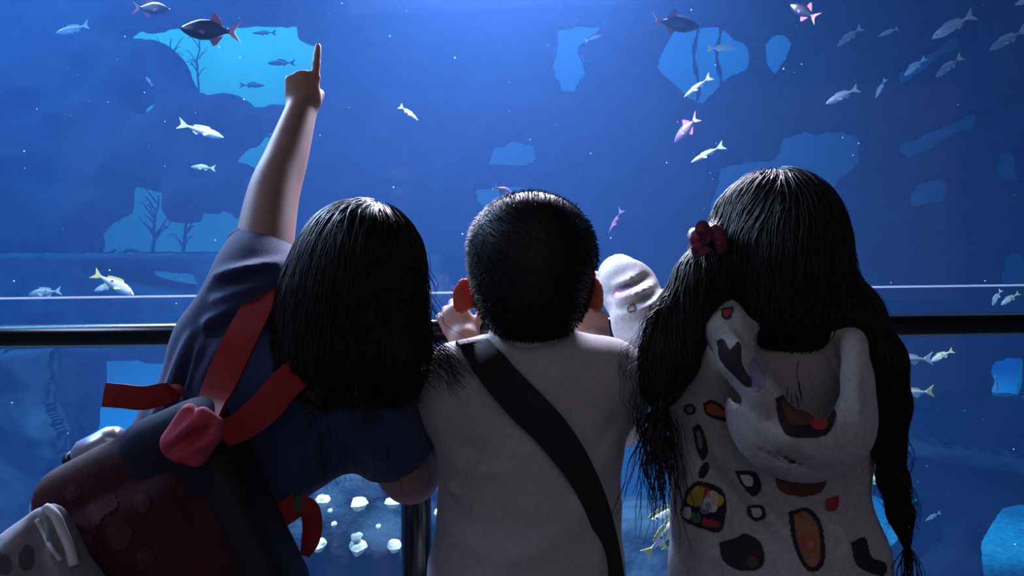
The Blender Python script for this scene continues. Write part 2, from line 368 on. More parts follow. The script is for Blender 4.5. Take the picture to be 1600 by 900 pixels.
        for ax in range(3):
            u, v = (ax + 1) % 3, (ax + 2) % 3
            sl0 = [slice(None)] * 3; sl1 = [slice(None)] * 3; sl0[ax] = slice(0, -1); sl1[ax] = slice(1, None)
            A = ng[tuple(sl0)]; B = ng[tuple(sl1)]; E = np.argwhere(A != B)
            E = E[(E[:, u] > 0) & (E[:, v] > 0)]; fl = A[tuple(E.T)]
            def id_(du, dv_): k = E.copy(); k[:, u] -= du; k[:, v] -= dv_; return idx[tuple(k.T)]
            q = np.stack([id_(1, 1), id_(0, 1), id_(0, 0), id_(1, 0)], 1); q[~fl] = q[~fl][:, ::-1]; Q.append(q)
        Q = np.concatenate(Q); Q = Q[(Q >= 0).all(1)]
        return V, Q
    def mesh(s, name, relax=2):
        V, Q = s.nets()
        return quads_mesh(name, relaxed(V, Q, relax), Q)
def relaxed(V, Q, n):
    for _ in range(n):                                           # light Laplacian relaxing of the lattice steps
        S = np.zeros_like(V); C = np.zeros(len(V))
        for i in range(4):
            np.add.at(S, Q[:, i], V[Q[:, (i + 1) % 4]]); np.add.at(C, Q[:, i], 1)
            np.add.at(S, Q[:, (i + 1) % 4], V[Q[:, i]]); np.add.at(C, Q[:, (i + 1) % 4], 1)
        V = V * 0.5 + 0.5 * S / np.maximum(C, 1)[:, None]
    return V
# ------------------------------------------------------------------ the hall
GY = 1.90                                   # viewing panel
def struct(name, me, material, label=None, cat=None, smooth=False):
    o = link(name, me, material, None, smooth); o['kind'] = 'structure'
    if label: o['label'] = label
    return o
struct('floor', box_mesh('floor', (-4, -3, -0.1), (4, GY + 0.06, 0)), 'carpet', 'dark carpet floor of the viewing hall')
struct('ceiling', box_mesh('ceiling', (-4, -3, 3.0), (4, GY - 0.02, 3.1)), 'paint', 'charcoal ceiling of the viewing hall')
struct('wall_left', box_mesh('wall_left', (-4.1, -3, 0), (-4, GY - 0.02, 3.0)), 'paint', 'charcoal side wall left of the tank')
struct('wall_right', box_mesh('wall_right', (4, -3, 0), (4.1, GY - 0.02, 3.0)), 'paint', 'charcoal side wall right of the tank')
struct('wall_rear', box_mesh('wall_rear', (-4, -3.1, 0), (4, -3, 3.0)), 'paint', 'charcoal wall at the back of the hall')
# acrylic panel in two sheets with a joint between them
gm = bpy.data.materials.new('clear_acrylic'); gm.use_nodes = True; nt = gm.node_tree; nt.nodes.clear()
o_ = nt.nodes.new('ShaderNodeOutputMaterial'); mx = nt.nodes.new('ShaderNodeMixShader'); tr = nt.nodes.new('ShaderNodeBsdfTransparent'); gl = nt.nodes.new('ShaderNodeBsdfGlossy')
tr.inputs[0].default_value = (0.96, 0.98, 1, 1); gl.inputs['Roughness'].default_value = 0.03; gl.inputs[0].default_value = (1, 1, 1, 1); mx.inputs[0].default_value = 0.01
nt.links.new(tr.outputs[0], mx.inputs[1]); nt.links.new(gl.outputs[0], mx.inputs[2]); nt.links.new(mx.outputs[0], o_.inputs[0])
zj = P(800, 456, GY)[2]
win = empty('window_1', (0, GY, 0)); win['kind'] = 'structure'; win['label'] = 'clear acrylic viewing panel of the aquarium'
child('pane', box_mesh('pane', (-4, GY, 0.02), (4, GY + 0.04, zj - 0.002)), gm, win, False)
child('pane', box_mesh('pane', (-4, GY, zj + 0.002), (4, GY + 0.04, 2.96)), gm, win, False)
child('joint', box_mesh('joint', (-4, GY - 0.002, zj - 0.0022), (4, GY + 0.04, zj + 0.0022)), 'seal', win, False)
child('frame', box_mesh('frame', (-4, GY - 0.03, 2.96), (4, GY + 0.06, 3.12)), 'paint', win, False)
child('frame', box_mesh('frame', (-4, GY - 0.03, 0.0), (4, GY + 0.06, 0.06)), 'paint', win, False)
# ------------------------------------------------------------------ tank shell
TY1, TX, TZ0, TZ1 = 6.3, 6.0, -0.75, 3.55
struct('wall_tank_back', box_mesh('wall_tank_back', (-TX, TY1, TZ0), (TX, TY1 + 0.1, TZ1 + 0.3)), 'backdrop', 'pale blue plaster back wall of the tank')
struct('wall_tank_left', box_mesh('wall_tank_left', (-TX - 0.1, GY, TZ0), (-TX, TY1, TZ1 + 0.3)), 'backdrop', 'pale blue plaster left end of the tank')
struct('wall_tank_right', box_mesh('wall_tank_right', (TX, GY, TZ0), (TX + 0.1, TY1, TZ1 + 0.3)), 'backdrop', 'pale blue plaster right end of the tank')
struct('wall_tank_front', box_mesh('wall_tank_front', (-TX, GY - 0.02, TZ0 - 0.1), (TX, GY + 0.04, -0.1)), 'paint', 'wall under the viewing panel')
struct('trim_1', box_mesh('trim_1', (-TX, GY - 0.02, 3.12), (TX, GY + 0.04, TZ1 + 0.4)), 'paint', 'wall above the viewing panel')
# water: haze comes from a scattering volume that fills the tank
wm = bpy.data.materials.new('hazy_blue_water'); wm.use_nodes = True; nt = wm.node_tree; nt.nodes.clear()
o_ = nt.nodes.new('ShaderNodeOutputMaterial'); ad = nt.nodes.new('ShaderNodeAddShader'); vs = nt.nodes.new('ShaderNodeVolumeScatter'); va = nt.nodes.new('ShaderNodeVolumeAbsorption')
vs.inputs['Color'].default_value = (0.12, 0.37, 1.0, 1); vs.inputs['Density'].default_value = 0.060; vs.inputs['Anisotropy'].default_value = 0.0
va.inputs['Color'].default_value = (0.1, 0.70, 0.93, 1); va.inputs['Density'].default_value = 0.21
nt.links.new(vs.outputs[0], ad.inputs[0]); nt.links.new(va.outputs[0], ad.inputs[1]); nt.links.new(ad.outputs[0], o_.inputs['Volume'])
wo = link('water', box_mesh('water', (-TX + 0.005, GY + 0.045, TZ0 + 0.005), (TX - 0.005, TY1 - 0.005, TZ1)), wm, None, False)
tag(wo, 'hazy blue water filling the aquarium tank', 'water', kind='stuff')

# ------------------------------------------------------------------ rocks
def vnoise(x, y, seed=0):
    """smooth value noise on arrays"""
    xi = np.floor(x).astype(int); yi = np.floor(y).astype(int); fx = x - xi; fy = y - yi
    fx = fx * fx * (3 - 2 * fx); fy = fy * fy * (3 - 2 * fy)
    def hsh(a, b): 
        n = (a * 374761393 + b * 668265263 + seed * 974711) & 0x7fffffff; n = ((n ^ (n >> 13)) * 1274126177) & 0x7fffffff
        return ((n ^ (n >> 16)) & 0xffff) / 65535.0
    return (hsh(xi, yi) * (1 - fx) + hsh(xi + 1, yi) * fx) * (1 - fy) + (hsh(xi, yi + 1) * (1 - fx) + hsh(xi + 1, yi + 1) * fx) * fy
def fbm(x, y, seed=0, o=4):
    return sum(vnoise(x * 2 ** i, y * 2 ** i, seed + i) / 2 ** i for i in range(o)) / (2 - 2 ** (1 - o)) - 0.5
def inside(px, py, poly):
    r = np.zeros(px.shape, bool); n = len(poly); j = n - 1
    for i in range(n):
        xi, yi = poly[i]; xj, yj = poly[j]
        c = ((yi > py) != (yj > py)) & (px < (xj - xi) * (py - yi) / (yj - yi + 1e-9) + xi); r ^= c; j = i
    return r
def slab(outline, holes, Y, thick, step=4.5, rough=0.16, jag=5.0, seed=1, round_=0.10, lean=0.0):
    """a thick rock face whose outline and openings were read off the photograph; it stands at distance Y"""
    xs = [p[0] for p in outline]; ys = [p[1] for p in outline]
    gx = np.arange(min(xs), max(xs) + step, step); gy = np.arange(min(ys), max(ys) + step, step)
    X, Yp = np.meshgrid(gx, gy, indexing='ij'); cx = X[:-1, :-1] + step / 2; cy = Yp[:-1, :-1] + step / 2
    wx = cx + jag * 2 * fbm(cx / 22, cy / 22, seed); wy = cy + jag * 2 * fbm(cx / 22, cy / 22, seed + 50)
    keep = inside(wx, wy, outline)
    for h in holes: keep &= ~inside(wx, wy, h)
    er = keep.copy(); depth = np.zeros(keep.shape)
    for i in range(8):
        depth += er; p = np.pad(er, 1, constant_values=True)
        er = er & p[:-2, 1:-1] & p[2:, 1:-1] & p[1:-1, :-2] & p[1:-1, 2:]
    vd = np.zeros(X.shape); vn = np.zeros(X.shape)
    for a in (0, 1):
        for b in (0, 1):
            vd[a:a + keep.shape[0], b:b + keep.shape[1]] += depth * keep; vn[a:a + keep.shape[0], b:b + keep.shape[1]] += keep
    vd = vd / np.maximum(vn, 1) / 8.0
    jx = X + step * 0.7 * fbm(X / 9, Yp / 9, seed + 9); jy = Yp + step * 0.7 * fbm(X / 9, Yp / 9, seed + 19)
    dep = Y + lean * (Yp - np.mean(ys)) / 100.0
    yf = dep - rough * 2 * fbm(X / 70, Yp / 70, seed + 3, 5) + round_ * (1 - vd) ** 2
    yb = dep + thick + rough * fbm(X / 60, Yp / 60, seed + 4) - round_ * (1 - vd) ** 2
    def pts(yy):
        s = Y / F_PX; dx = (jx - 800) * s; dz = (450 - jy) * s
        return np.stack([dx * _ca - dz * _sa, yy, CAM_Z + dx * _sa + dz * _ca], -1).reshape(-1, 3)
    V = np.concatenate([pts(yf), pts(yb)]); ny = X.shape[1]; N = X.size
    I, J = np.nonzero(keep); a = I * ny + J; b = (I + 1) * ny + J; c = b + 1; d = a + 1
    Q = [np.stack([a, d, c, b], 1), np.stack([a, b, c, d], 1) + N]
    kp = np.pad(keep, 1)
    for (di, dj, e0, e1) in ((-1, 0, a, d), (1, 0, c, b), (0, -1, b, a), (0, 1, d, c)):
        m = ~kp[I + 1 + di, J + 1 + dj]; Q.append(np.stack([e0[m], e0[m] + N, e1[m] + N, e1[m]], 1)[:, ::-1])
    Q = np.concatenate(Q); u, inv = np.unique(Q.ravel(), return_inverse=True)
    Q = inv.reshape(-1, 4); return relaxed(V[u], Q, 4), Q
def rock(name, label, outline, holes, Y, thick, material='rock', cat='rock', **kw):
    V, Q = slab(outline, holes, Y, thick, **kw)
    o = link(name, quads_mesh(name, V, Q), material, None, True); tag(o, label, cat); return o
BIG = -140
rock('rock_formation', 'dark craggy rock face across the tank, pierced by ragged cyan and blue openings',
     [(-480, BIG), (2080, BIG), (2080, 790), (1500, 760), (1390, 640), (1010, 620), (640, 600), (640, 395), (-480, 395)],
     [[(165, 30), (235, 26), (272, 22), (286, 32), (345, 18), (395, 14), (446, 18), (448, 44), (478, 54), (487, 100), (455, 135), (440, 156), (390, 157), (362, 140), (318, 140), (296, 136), (278, 118), (262, 75), (240, 55), (200, 48), (172, 42)],
      [(342, 242), (356, 226), (380, 216), (392, 199), (440, 197), (445, 228), (440, 268), (392, 266), (366, 262), (386, 250)],
      [(193, 152), (205, 143), (225, 147), (233, 160), (215, 169), (196, 166)],
      [(124, 389), (128, 360), (170, 330), (171, 288), (186, 285), (240, 300), (243, 345), (290, 345), (292, 330), (332, 329), (382, 348), (388, 389)],
      [(880, 22), (950, 18), (938, 36), (924, 48), (908, 56), (912, 75), (921, 96), (905, 120), (897, 136), (880, 130), (868, 95), (872, 60)],
      [(760, 250), (772, 222), (800, 210), (835, 215), (838, 240), (800, 252)],
      [(740, 290), (800, 283), (850, 295), (840, 318), (760, 320)],
      [(1068, 26), (1100, 18), (1150, 22), (1165, 40), (1192, 48), (1190, 72), (1176, 96), (1150, 110), (1135, 125), (1110, 147), (1085, 142), (1060, 130), (1050, 110), (1036, 95), (1046, 70), (1055, 55)],
      [(1225, 36), (1258, 26), (1262, 42), (1245, 80), (1220, 108), (1210, 95), (1208, 60)],
      [(1140, 256), (1225, 242), (1240, 206), (1290, 196), (1378, 198), (1372, 240), (1346, 266), (1312, 302), (1300, 420), (1180, 420), (1120, 330)],
      [(1411, 146), (1420, 102), (1446, 94), (1480, 70), (1500, 56), (1546, 27), (1542, 50), (1514, 70), (1500, 62), (1480, 92), (1450, 106), (1430, 122)],
      [(1422, 224), (1430, 212), (1462, 210), (1500, 190), (1530, 176), (1568, 160), (1565, 186), (1520, 197), (1470, 226), (1450, 236), (1430, 232)],
      [(1434, 308), (1450, 286), (1480, 276), (1517, 268), (1519, 304), (1500, 310), (1470, 312), (1437, 324)],
      [(1576, 234), (1640, 228), (1640, 276), (1580, 272)],
      [(1590, 400), (1650, 390), (1650, 446), (1590, 440)],
      [(1560, 572), (1640, 560), (1640, 626), (1575, 618), (1560, 600)]],
     4.9, 0.42, seed=3, step=5.0)
rock('rock_ledge', 'grey stone ledge crossing behind the railing at the left', [(-480, 391), (700, 391), (700, 560), (560, 568), (420, 570), (300, 574), (100, 572), (-480, 580)],
     [[(130, 416), (200, 422), (290, 432), (293, 452), (250, 444), (180, 436)]], 4.3, 0.9, material='rock_pale', jag=3, rough=0.07, seed=43, round_=0.05)
rock('rock_pillar', 'pale encrusted rock pillar below the railing at the left edge', [(-520, 545), (60, 545), (52, 600), (50, 630), (78, 680), (74, 720), (46, 745), (40, 800), (60, 960), (-520, 960)], [], 3.7, 0.3, material='rock_pale', jag=6, rough=0.12, seed=53)
rock('rock_pillar', 'smooth dark pillar beside the bright blue opening below the railing', [(20, 560), (100, 562), (100, 640), (92, 720), (84, 800), (84, 990), (20, 990)], [], 4.2, 0.5, jag=0.5, rough=0.02, seed=63)
rock('rock_ledge', 'sloping grey stone ledge behind the long hair at lower right', [(1380, 682), (1500, 702), (1620, 722), (1800, 740), (1800, 775), (1620, 752), (1500, 730), (1380, 712)], [], 4.1, 0.6, material='rock_pale', jag=3, rough=0.05, seed=73, round_=0.04)
rock('rock_boulder', 'dark boulder under the sloping ledge at lower right', [(1385, 715), (1700, 760), (1700, 800), (1575, 806), (1562, 846), (1550, 866), (1536, 960), (1330, 960), (1335, 880), (1400, 868), (1450, 890), (1485, 855), (1475, 830), (1492, 800), (1450, 790), (1400, 796)], [], 4.35, 0.5, jag=5, rough=0.1, seed=83)
# floor of the tank: lit reef sand with shell bits
def sand_sheet():
    gx = np.linspace(-TX, TX, 150); gy = np.linspace(GY + 0.06, TY1, 70); X, Y = np.meshgrid(gx, gy, indexing='ij')
    Z = TZ0 + 0.06 + 0.12 * fbm(X * 1.5 + 30, Y * 1.5 + 30, 5); V = np.stack([X, Y, Z], -1).reshape(-1, 3)
    i, j = np.meshgrid(np.arange(149), np.arange(69), indexing='ij'); a = (i * 70 + j).ravel()
    top = np.stack([a, a + 70, a + 71, a + 1], 1)
    return quads_mesh('sand', V, top), V
sm, sandV = sand_sheet()
so = link('floor_tank', sm, 'sand', None, True); so['kind'] = 'structure'; so['label'] = 'pale reef sand on the floor of the tank'
parts = []
for i in range(420):
    v = sandV[rng.integers(len(sandV))] + np.array((rng.uniform(-.05, .05), rng.uniform(-.05, .05), 0.005)); v[0] = min(max(v[0], -5.9), 5.9); v[1] = min(max(v[1], 2.05), 6.2); r = rng.uniform(.006, .014)
    parts.append(([v + np.array(q) * r for q in ((1, 0, 0), (-1, 0, 0), (0, 1, 0), (0, -1, 0), (0, 0, .8), (0, 0, -.8))],
                  [(0, 2, 4), (2, 1, 4), (1, 3, 4), (3, 0, 4), (2, 0, 5), (1, 2, 5), (3, 1, 5), (0, 3, 5)]))
o = link('shell_bits', mesh('shell_bits', *join(parts)), 'shell', None, False); tag(o, 'white shell bits scattered over the tank sand', 'shells', kind='stuff')
# coral farm mound with pale plugs
def mound(name, label, prof, Y, depth, seed, material):
    """front face + top of a block, its crest read along pixels prof = [(px, py), ...]"""
    px = np.arange(prof[0][0], prof[-1][0] + 5, 5.0); crest = np.interp(px, [p[0] for p in prof], [p[1] for p in prof]) + 5 * fbm(px / 18, px * 0 + seed, seed)
    rows = []; s = Y / F_PX
    zc = np.array([P(a, b, Y)[2] for a, b in zip(px, crest)]); xx = np.array([P(a, b, Y)[0] for a, b in zip(px, crest)])
    for t in np.linspace(0, 1, 46):                         # face from the sand up
        z = (TZ0 + 0.02) * (1 - t) + zc * t
        y = Y - 0.09 * fbm(xx * 9 + 40, z * 9 + 40, seed + 1, 5) + 0.05 * (t ** 8) - 0.20 * (1 - t)
        rows.append(np.stack([xx, y, z], 1))
    for t in np.linspace(0.06, 1, 16):                      # top going back
        rows.append(np.stack([xx, 0 * xx + Y + 0.05 + depth * t, zc + 0.015 + 0.05 * fbm(xx * 8 + 9, t * depth * 8 + 0 * xx, seed + 2) - 0.03 * t], 1))
    rows.append(np.stack([xx, 0 * xx + Y + 0.05 + depth, 0 * xx + TZ0 + 0.02], 1))
    G = np.array(rows); m, n = G.shape[:2]; i, j = np.meshgrid(np.arange(m - 1), np.arange(n - 1), indexing='ij'); a = (i * n + j).ravel()
    q = np.stack([a, a + 1, a + n + 1, a + n], 1); V = list(G.reshape(-1, 3)); f = [tuple(x) for x in q]
    f.append(tuple(i * n for i in range(m))); f.append(tuple(i * n + n - 1 for i in range(m - 1, -1, -1)))
    o = link(name, mesh(name, V, f), material, None, True); tag(o, label, 'rock'); return o
md = mound('coral_mound', 'flat-topped turquoise reef block studded with pale coral plugs by the post', [(330, 752), (470, 746), (520, 741), (560, 744), (600, 756), (650, 752), (690, 738), (790, 742)], 2.75, 0.6, 3, 'rock_pale')
mound('reef_block', 'low reef block between the white shirt and the hooded top', [(790, 842), (900, 836), (1000, 832), (1100, 838)], 2.9, 0.5, 8, 'rock_pale')
for (px, py, wd, hh) in [(503, 786, 22, 15), (559, 790, 27, 15), (613, 788, 24, 14), (495, 856, 26, 14), (558, 859, 29, 17), (555, 843, 18, 10), (615, 857, 26, 13), (428, 892, 28, 16), (688, 806, 20, 12), (688, 868, 24, 13), (520, 822, 10, 7), (514, 801, 8, 6), (590, 826, 8, 6)]:
    c = P(px, py, 2.66); sx = wd / F_PX * 2.66 / 2; sz = hh / F_PX * 2.66 / 2; v = []; f = []
    for k in range(9):
        a = 2 * math.pi * k / 9; r = random.uniform(.75, 1.15)
        for (zz, m_) in ((1, .85), (0.2, 1.1), (-1, .6)): v.append(c + np.array((math.cos(a) * sx * r * m_, math.sin(a) * sx * 1.6 * r * m_ + .02, zz * sz * random.uniform(.8, 1.15))))
    for k in range(9):
        b = (k + 1) % 9; f += [(k * 3 + 1, b * 3 + 1, b * 3, k * 3), (k * 3 + 2, b * 3 + 2, b * 3 + 1, k * 3 + 1)]
    f += [tuple(k * 3 for k in range(9)), tuple(k * 3 + 2 for k in range(8, -1, -1))]
    so_ = link('coral_plug', mesh('coral_plug', v, f), 'stud', md, False)
# sea fans and branches seen against the lit back wall
def branchy(name, label, base, tip, Y, n, material, seed, spread=25, r=0.006):
    rr = random.Random(seed); parts = []
    main = [P(base[0] + (tip[0] - base[0]) * t + rr.uniform(-3, 3), base[1] + (tip[1] - base[1]) * t, Y) for t in np.linspace(0, 1, 8)]
    parts.append(tube_data(main, [r * (1.6 - t) for t in np.linspace(0, 1, 8)], 6))
    for i in range(n):
        t = rr.uniform(.15, .9); bx = base[0] + (tip[0] - base[0]) * t; by = base[1] + (tip[1] - base[1]) * t; s = rr.choice((-1, 1)); l = rr.uniform(.4, 1) * spread
        q = [P(bx + s * l * u, by - l * u * rr.uniform(.8, 1.4) - 4 * math.sin(u * 3), Y + rr.uniform(-.1, .1) * u) for u in (0, .35, .7, 1)]
        parts.append(tube_data(q, [r * .7, r * .6, r * .45, r * .3], 5))
    o = link(name, mesh(name, *join(parts)), material); tag(o, label, 'coral'); return o
branchy('branch_coral', 'bare branching coral in the lower left cyan opening, nearer the edge', (240, 402), (246, 305), 5.08, 12, 'branch', 4, 30, 0.009)
branchy('branch_coral', 'bare branching coral in the lower left cyan opening, nearer the arm', (284, 402), (291, 325), 5.08, 10, 'branch', 5, 26, 0.009)
branchy('sea_fan', 'thin dark sea fan in the upper left cyan opening', (308, 150), (312, 50), 5.08, 9, 'seafan', 6, 22, 0.005)
branchy('sea_fan', 'wiry dark sea fan at the rim of the upper left cyan opening', (270, 130), (268, 60), 5.08, 9, 'seafan', 7, 24, 0.005)
for px, lab in ((1088, 'dark kelp stalk hanging in the left half of the blue opening'), (1124, 'dark kelp stalk hanging in the right half of the blue opening')):
    pts = [P(px + 4 * math.sin(t * 9), 8 + 150 * t, 5.1) for t in np.linspace(0, 1, 14)]
    pts = [P(px, -20, 5.1)] + pts
    o = link('kelp_stalk', mesh('kelp_stalk', *tube_data(pts, [.012 + .006 * math.sin(i * 2.1) for i in range(15)], 7)), 'seafan'); tag(o, lab, 'kelp')

# ------------------------------------------------------------------ fish
def fish_body(prof, wid, bend, n=18, m=12):
    """loft along x (head at +0.5, tail root at -0.36); prof -> (top, bottom), wid -> half width"""
    V = []; Fq = []
    for i in range(n):
        t = i / (n - 1); x = 0.5 - 0.88 * t; up, dn = prof(t); hw = wid(t)
        yb = bend * (t - 0.35) ** 2 * (1 if t > .35 else .4)
        for k in range(m):
            a = 2 * math.pi * k / m; s = math.sin(a); z = (up if s > 0 else dn) * s
            V.append((x, yb + hw * math.cos(a), z))
    for i in range(n - 1):
        for k in range(m): Fq.append((i * m + k, i * m + (k + 1) % m, (i + 1) * m + (k + 1) % m, (i + 1) * m + k))
    Fq += [tuple(range(m)), tuple(range((n - 1) * m + m - 1, (n - 1) * m - 1, -1))]
    return V, Fq
def fin(poly, bend=0.0, th=0.006, yoff=0.0, tilt=0.0):
    V = []
    for s in (-1, 1):
        for x, z in poly:
            t = (0.5 - x) / 0.88; yb = bend * (t - 0.35) ** 2 * (1 if t > .35 else .4)
            V.append((x, yb + yoff + s * th / 2 + tilt * abs(z), z))
    n = len(poly); return V, [tuple(range(n - 1, -1, -1)), tuple(range(n, 2 * n))] + [(i, (i + 1) % n, n + (i + 1) % n, n + i) for i in range(n)]
def interp(ts, vs): return lambda t: float(np.interp(t, ts, vs))
def kind_meshes(kind, bend):
    if kind == 'trigger':
        up = interp([0, .06, .2, .4, .6, .8, .92, 1], [.012, .06, .13, .19, .19, .12, .05, .042]); dn = interp([0, .06, .2, .4, .6, .8, .92, 1], [.012, .06, .13, .18, .175, .10, .045, .042])
        wd = interp([0, .1, .3, .6, .9, 1], [.008, .05, .075, .06, .02, .015])
        fins = [('dorsal_fin', [(-.02, .16), (-.08, .32), (-.14, .30), (-.28, .10), (-.15, .12)]), ('anal_fin', [(-.02, -.15), (-.10, -.28), (-.16, -.26), (-.28, -.09), (-.15, -.12)])]
        tail = [(-.36, .04), (-.44, .10), (-.60, .20), (-.49, .05), (-.47, 0), (-.49, -.05), (-.60, -.20), (-.44, -.10), (-.36, -.04)]
    else:
        dp = dict(snapper=1.0, silver=0.78, slim=0.55)[kind]
        up = interp([0, .05, .15, .32, .55, .8, .95, 1], [.01, .045, .105, .15, .125, .065, .035, .038]); dn = interp([0, .05, .15, .32, .55, .8, .95, 1], [.01, .035, .08, .12, .11, .055, .032, .038])
        u0, d0 = up, dn; up = lambda t: u0(t) * dp; dn = lambda t: d0(t) * dp
        wd = interp([0, .08, .3, .6, .9, 1], [.008, .04, .065, .05, .015, .012])
        fins = [('dorsal_fin', [(.18, .13 * dp), (.12, .20 * dp), (0, .19 * dp), (-.16, .15 * dp), (-.24, .10 * dp), (-.2, .06 * dp), (0, .11 * dp)]), ('anal_fin', [(-.06, -.09 * dp), (-.12, -.16 * dp), (-.22, -.10 * dp), (-.2, -.05 * dp)])]
        tail = [(-.36, .036), (-.44, .08), (-.56, .15), (-.50, .04), (-.485, 0), (-.50, -.04), (-.56, -.15), (-.44, -.08), (-.36, -.036)]
    prof = lambda t: (up(t), dn(t))
    out = {'body': mesh('fish_body', *fish_body(prof, wd, bend)), 'tail_fin': mesh('tail_fin', *fin(tail, bend, .012))}
    for nm, poly in fins: out[nm] = mesh(nm, *fin(poly, bend, .008))
    for s in (-1, 1):
        out['pectoral_fin%d' % s] = mesh('pectoral_fin', *fin([(.18, -.02), (.06, -.10), (.02, -.05), (.12, .0)], 0, .004, s * .062, s * .15))
        out['eye%d' % s] = mesh('eye', *tube_data([(.40, s * .036, .028), (.40, s * .05, .028)], [.016, .010], 8))
        if kind == 'snapper': out['spot%d' % s] = mesh('spot', *tube_data([(-.08, s * .045 + bend * .06, .055), (-.08, s * .056 + bend * .06, .055)], [.026, .018], 8))
    return out
KM = {}
FIN = dict(snapper=('fin_yellow', 'fin_yellow'), silver=('fin_pale', 'fin_pale'), dull=('fin_pale', 'fin_pale'), trigger=('fin_redtail', 'fin_red'), shade=('fin_dark', 'fin_dark'), pinkfish=('fin_redtail', 'fin_red'), ghost=('fin_pale', 'fin_pale'))
def fish(hx, hy, tx, ty, kind, skin, label, size=None, bend=0.0, y=None, yaw=0.0, group=None, tail=None, up=(0, 0, 1)):
    """snout pixel, tail-tip pixel; distance from the usual length of its kind"""
    pxl = math.hypot(hx - tx, hy - ty); L = size or dict(trigger=.155, snapper=.20, silver=.18, slim=.17)[kind]
    vis = math.cos(yaw); y = y or (min(max(F_PX * L * vis / pxl, 2.25), 2.8) if kind == 'trigger' else float(np.interp(pxl / vis, [20, 90], [3.65, 3.0])))
    h = P(hx, hy, y); t = P(tx, ty, y); d = h - t; Lp = np.linalg.norm(d)
    L = Lp / vis; fw = unit(d) * vis + np.array((0, math.sin(yaw), 0)); sc = L / 1.06
    z = np.array(up, float); R = frame(x=unit(fw), y=np.cross(z, unit(fw)))
    key = (kind, bend, skin, tail)
    if key not in KM: KM[key] = (kind_meshes(kind, bend), {})
    ms, done = KM[key]
    mk = {'body': skin, 'tail_fin': tail or FIN[skin][0], 'dorsal_fin': FIN[skin][1], 'anal_fin': FIN[skin][1], 'pectoral_fin': FIN[skin][1], 'eye': 'spot', 'spot': 'spot'}
    ctr = (h + t) / 2 + R[:, 0] * sc * 0.03
    mw = Matrix(((*(R[0] * sc), ctr[0]), (*(R[1] * sc), ctr[1]), (*(R[2] * sc), ctr[2]), (0, 0, 0, 1)))
    root = None
    for nm, me in ms.items():
        nm = nm.rstrip('-1')
        o = bpy.data.objects.new('reef_fish' if nm == 'body' and kind != 'trigger' else 'triggerfish' if nm == 'body' else nm, me); COL.objects.link(o)
        if not me.materials: me.materials.append(M[mk[nm]])
        if nm == 'body':
            root = o; o.matrix_world = mw; me.polygons.foreach_set('use_smooth', np.ones(len(me.polygons), bool))
        else: o.parent = root
    tag(root, label, 'fish', group)
    return root
TG = 'dark fish with pink tails'; SG = 'silver and yellow reef fish'
fish(266, 15, 208, 12, 'trigger', 'trigger', 'dark plum fish touching the top edge, pink tail pointing left', group=TG)
fish(282, 45, 374, 50, 'trigger', 'trigger', 'largest dark plum fish, facing left before the upper cyan opening', group=TG)
fish(1093, 42, 1020, 32, 'trigger', 'trigger', 'dark plum fish with upright red dorsal fin facing right beside the blue opening', group=TG)
fish(1240, 2, 1271, 34, 'trigger', 'trigger', 'dark plum fish at the top edge swimming away, pink tail pointing down right', yaw=0.6, group=TG)
fish(1058, 219, 1086, 186, 'trigger', 'pinkfish', 'small mauve fish diving to the lower left above another silver fish', yaw=0.7, group=TG)
fish(952, 364, 973, 327, 'slim', 'pinkfish', 'thin pink fish hanging head down above the sleeve of the pointing hand', bend=.25, yaw=0.2, group=TG)
fish(802, 303, 772, 292, 'trigger', 'pinkfish', 'tiny mauve fish just above the cropped-hair head', yaw=0.3, group=TG)
fish(88, 52, 143, 40, 'silver', 'silver', 'silver fish with pale tail at the far upper left', bend=.2, group=SG)
fish(347, 214, 283, 196, 'silver', 'silver', 'silver fish with a drooping grey head left of the raised forearm', bend=-.3, yaw=.2, group=SG)
fish(298, 261, 337, 263, 'silver', 'dull', 'small pale fish below the drooping-headed silver fish', group=SG)
fish(653, 188, 622, 162, 'slim', 'snapper', 'bright yellow-white fish alone in mid water right of the raised hand', bend=.5, group=SG)
fish(942, 55, 914, 62, 'slim', 'snapper', 'tiny curved yellow fish beside the narrow pale opening', bend=.5, group=SG)
fish(1151, 75, 1104, 76, 'silver', 'snapper', 'yellow-tailed fish crossing the middle of the right-hand blue opening', group=SG)
fish(1069, 152, 1110, 120, 'slim', 'silver', 'pale fish with a yellow tail below the blue opening, head down left', bend=.2, tail='fin_yellow', group=SG)
fish(1080, 254, 1130, 227, 'slim', 'silver', 'slender silver fish just below the small mauve diving fish', bend=.2, group=SG)
fish(1308, 73, 1347, 42, 'silver', 'dull', 'greenish fish heading down left near the dark fish at the top edge', group=SG)
fish(1372, 57, 1409, 41, 'slim', 'silver', 'small slim silver fish with upturned tail at the upper right', bend=-.4, group=SG)
fish(1456, 61, 1523, 21, 'silver', 'silver', 'largest silver fish in the upper right corner beside the blue cleft', group=SG)
fish(1546, 79, 1604, 45, 'silver', 'dull', 'dull green fish at the right edge swimming down left', group=SG)
fish(1462, 121, 1504, 87, 'silver', 'dull', 'yellow-green fish below the blue cleft, tail up right', tail='fin_yellow', group=SG)
fish(1416, 117, 1444, 91, 'snapper', 'silver', 'white fish at the lower end of the blue cleft', yaw=.3, group=SG)
fish(1290, 163, 1342, 137, 'silver', 'silver', 'bright silver fish swimming left above the dark long-haired head', group=SG)
fish(1371, 152, 1381, 124, 'silver', 'silver', 'small pale fish pointing steeply down right of the bright silver fish', yaw=.4, group=SG)
fish(1585, 8, 1625, -6, 'silver', 'silver', 'silver fish cut off by the top right corner', group=SG)
fish(205, 461, 149, 426, 'snapper', 'snapper', 'big white snapper with a bright yellow tail above the railing', yaw=.25, group=SG)
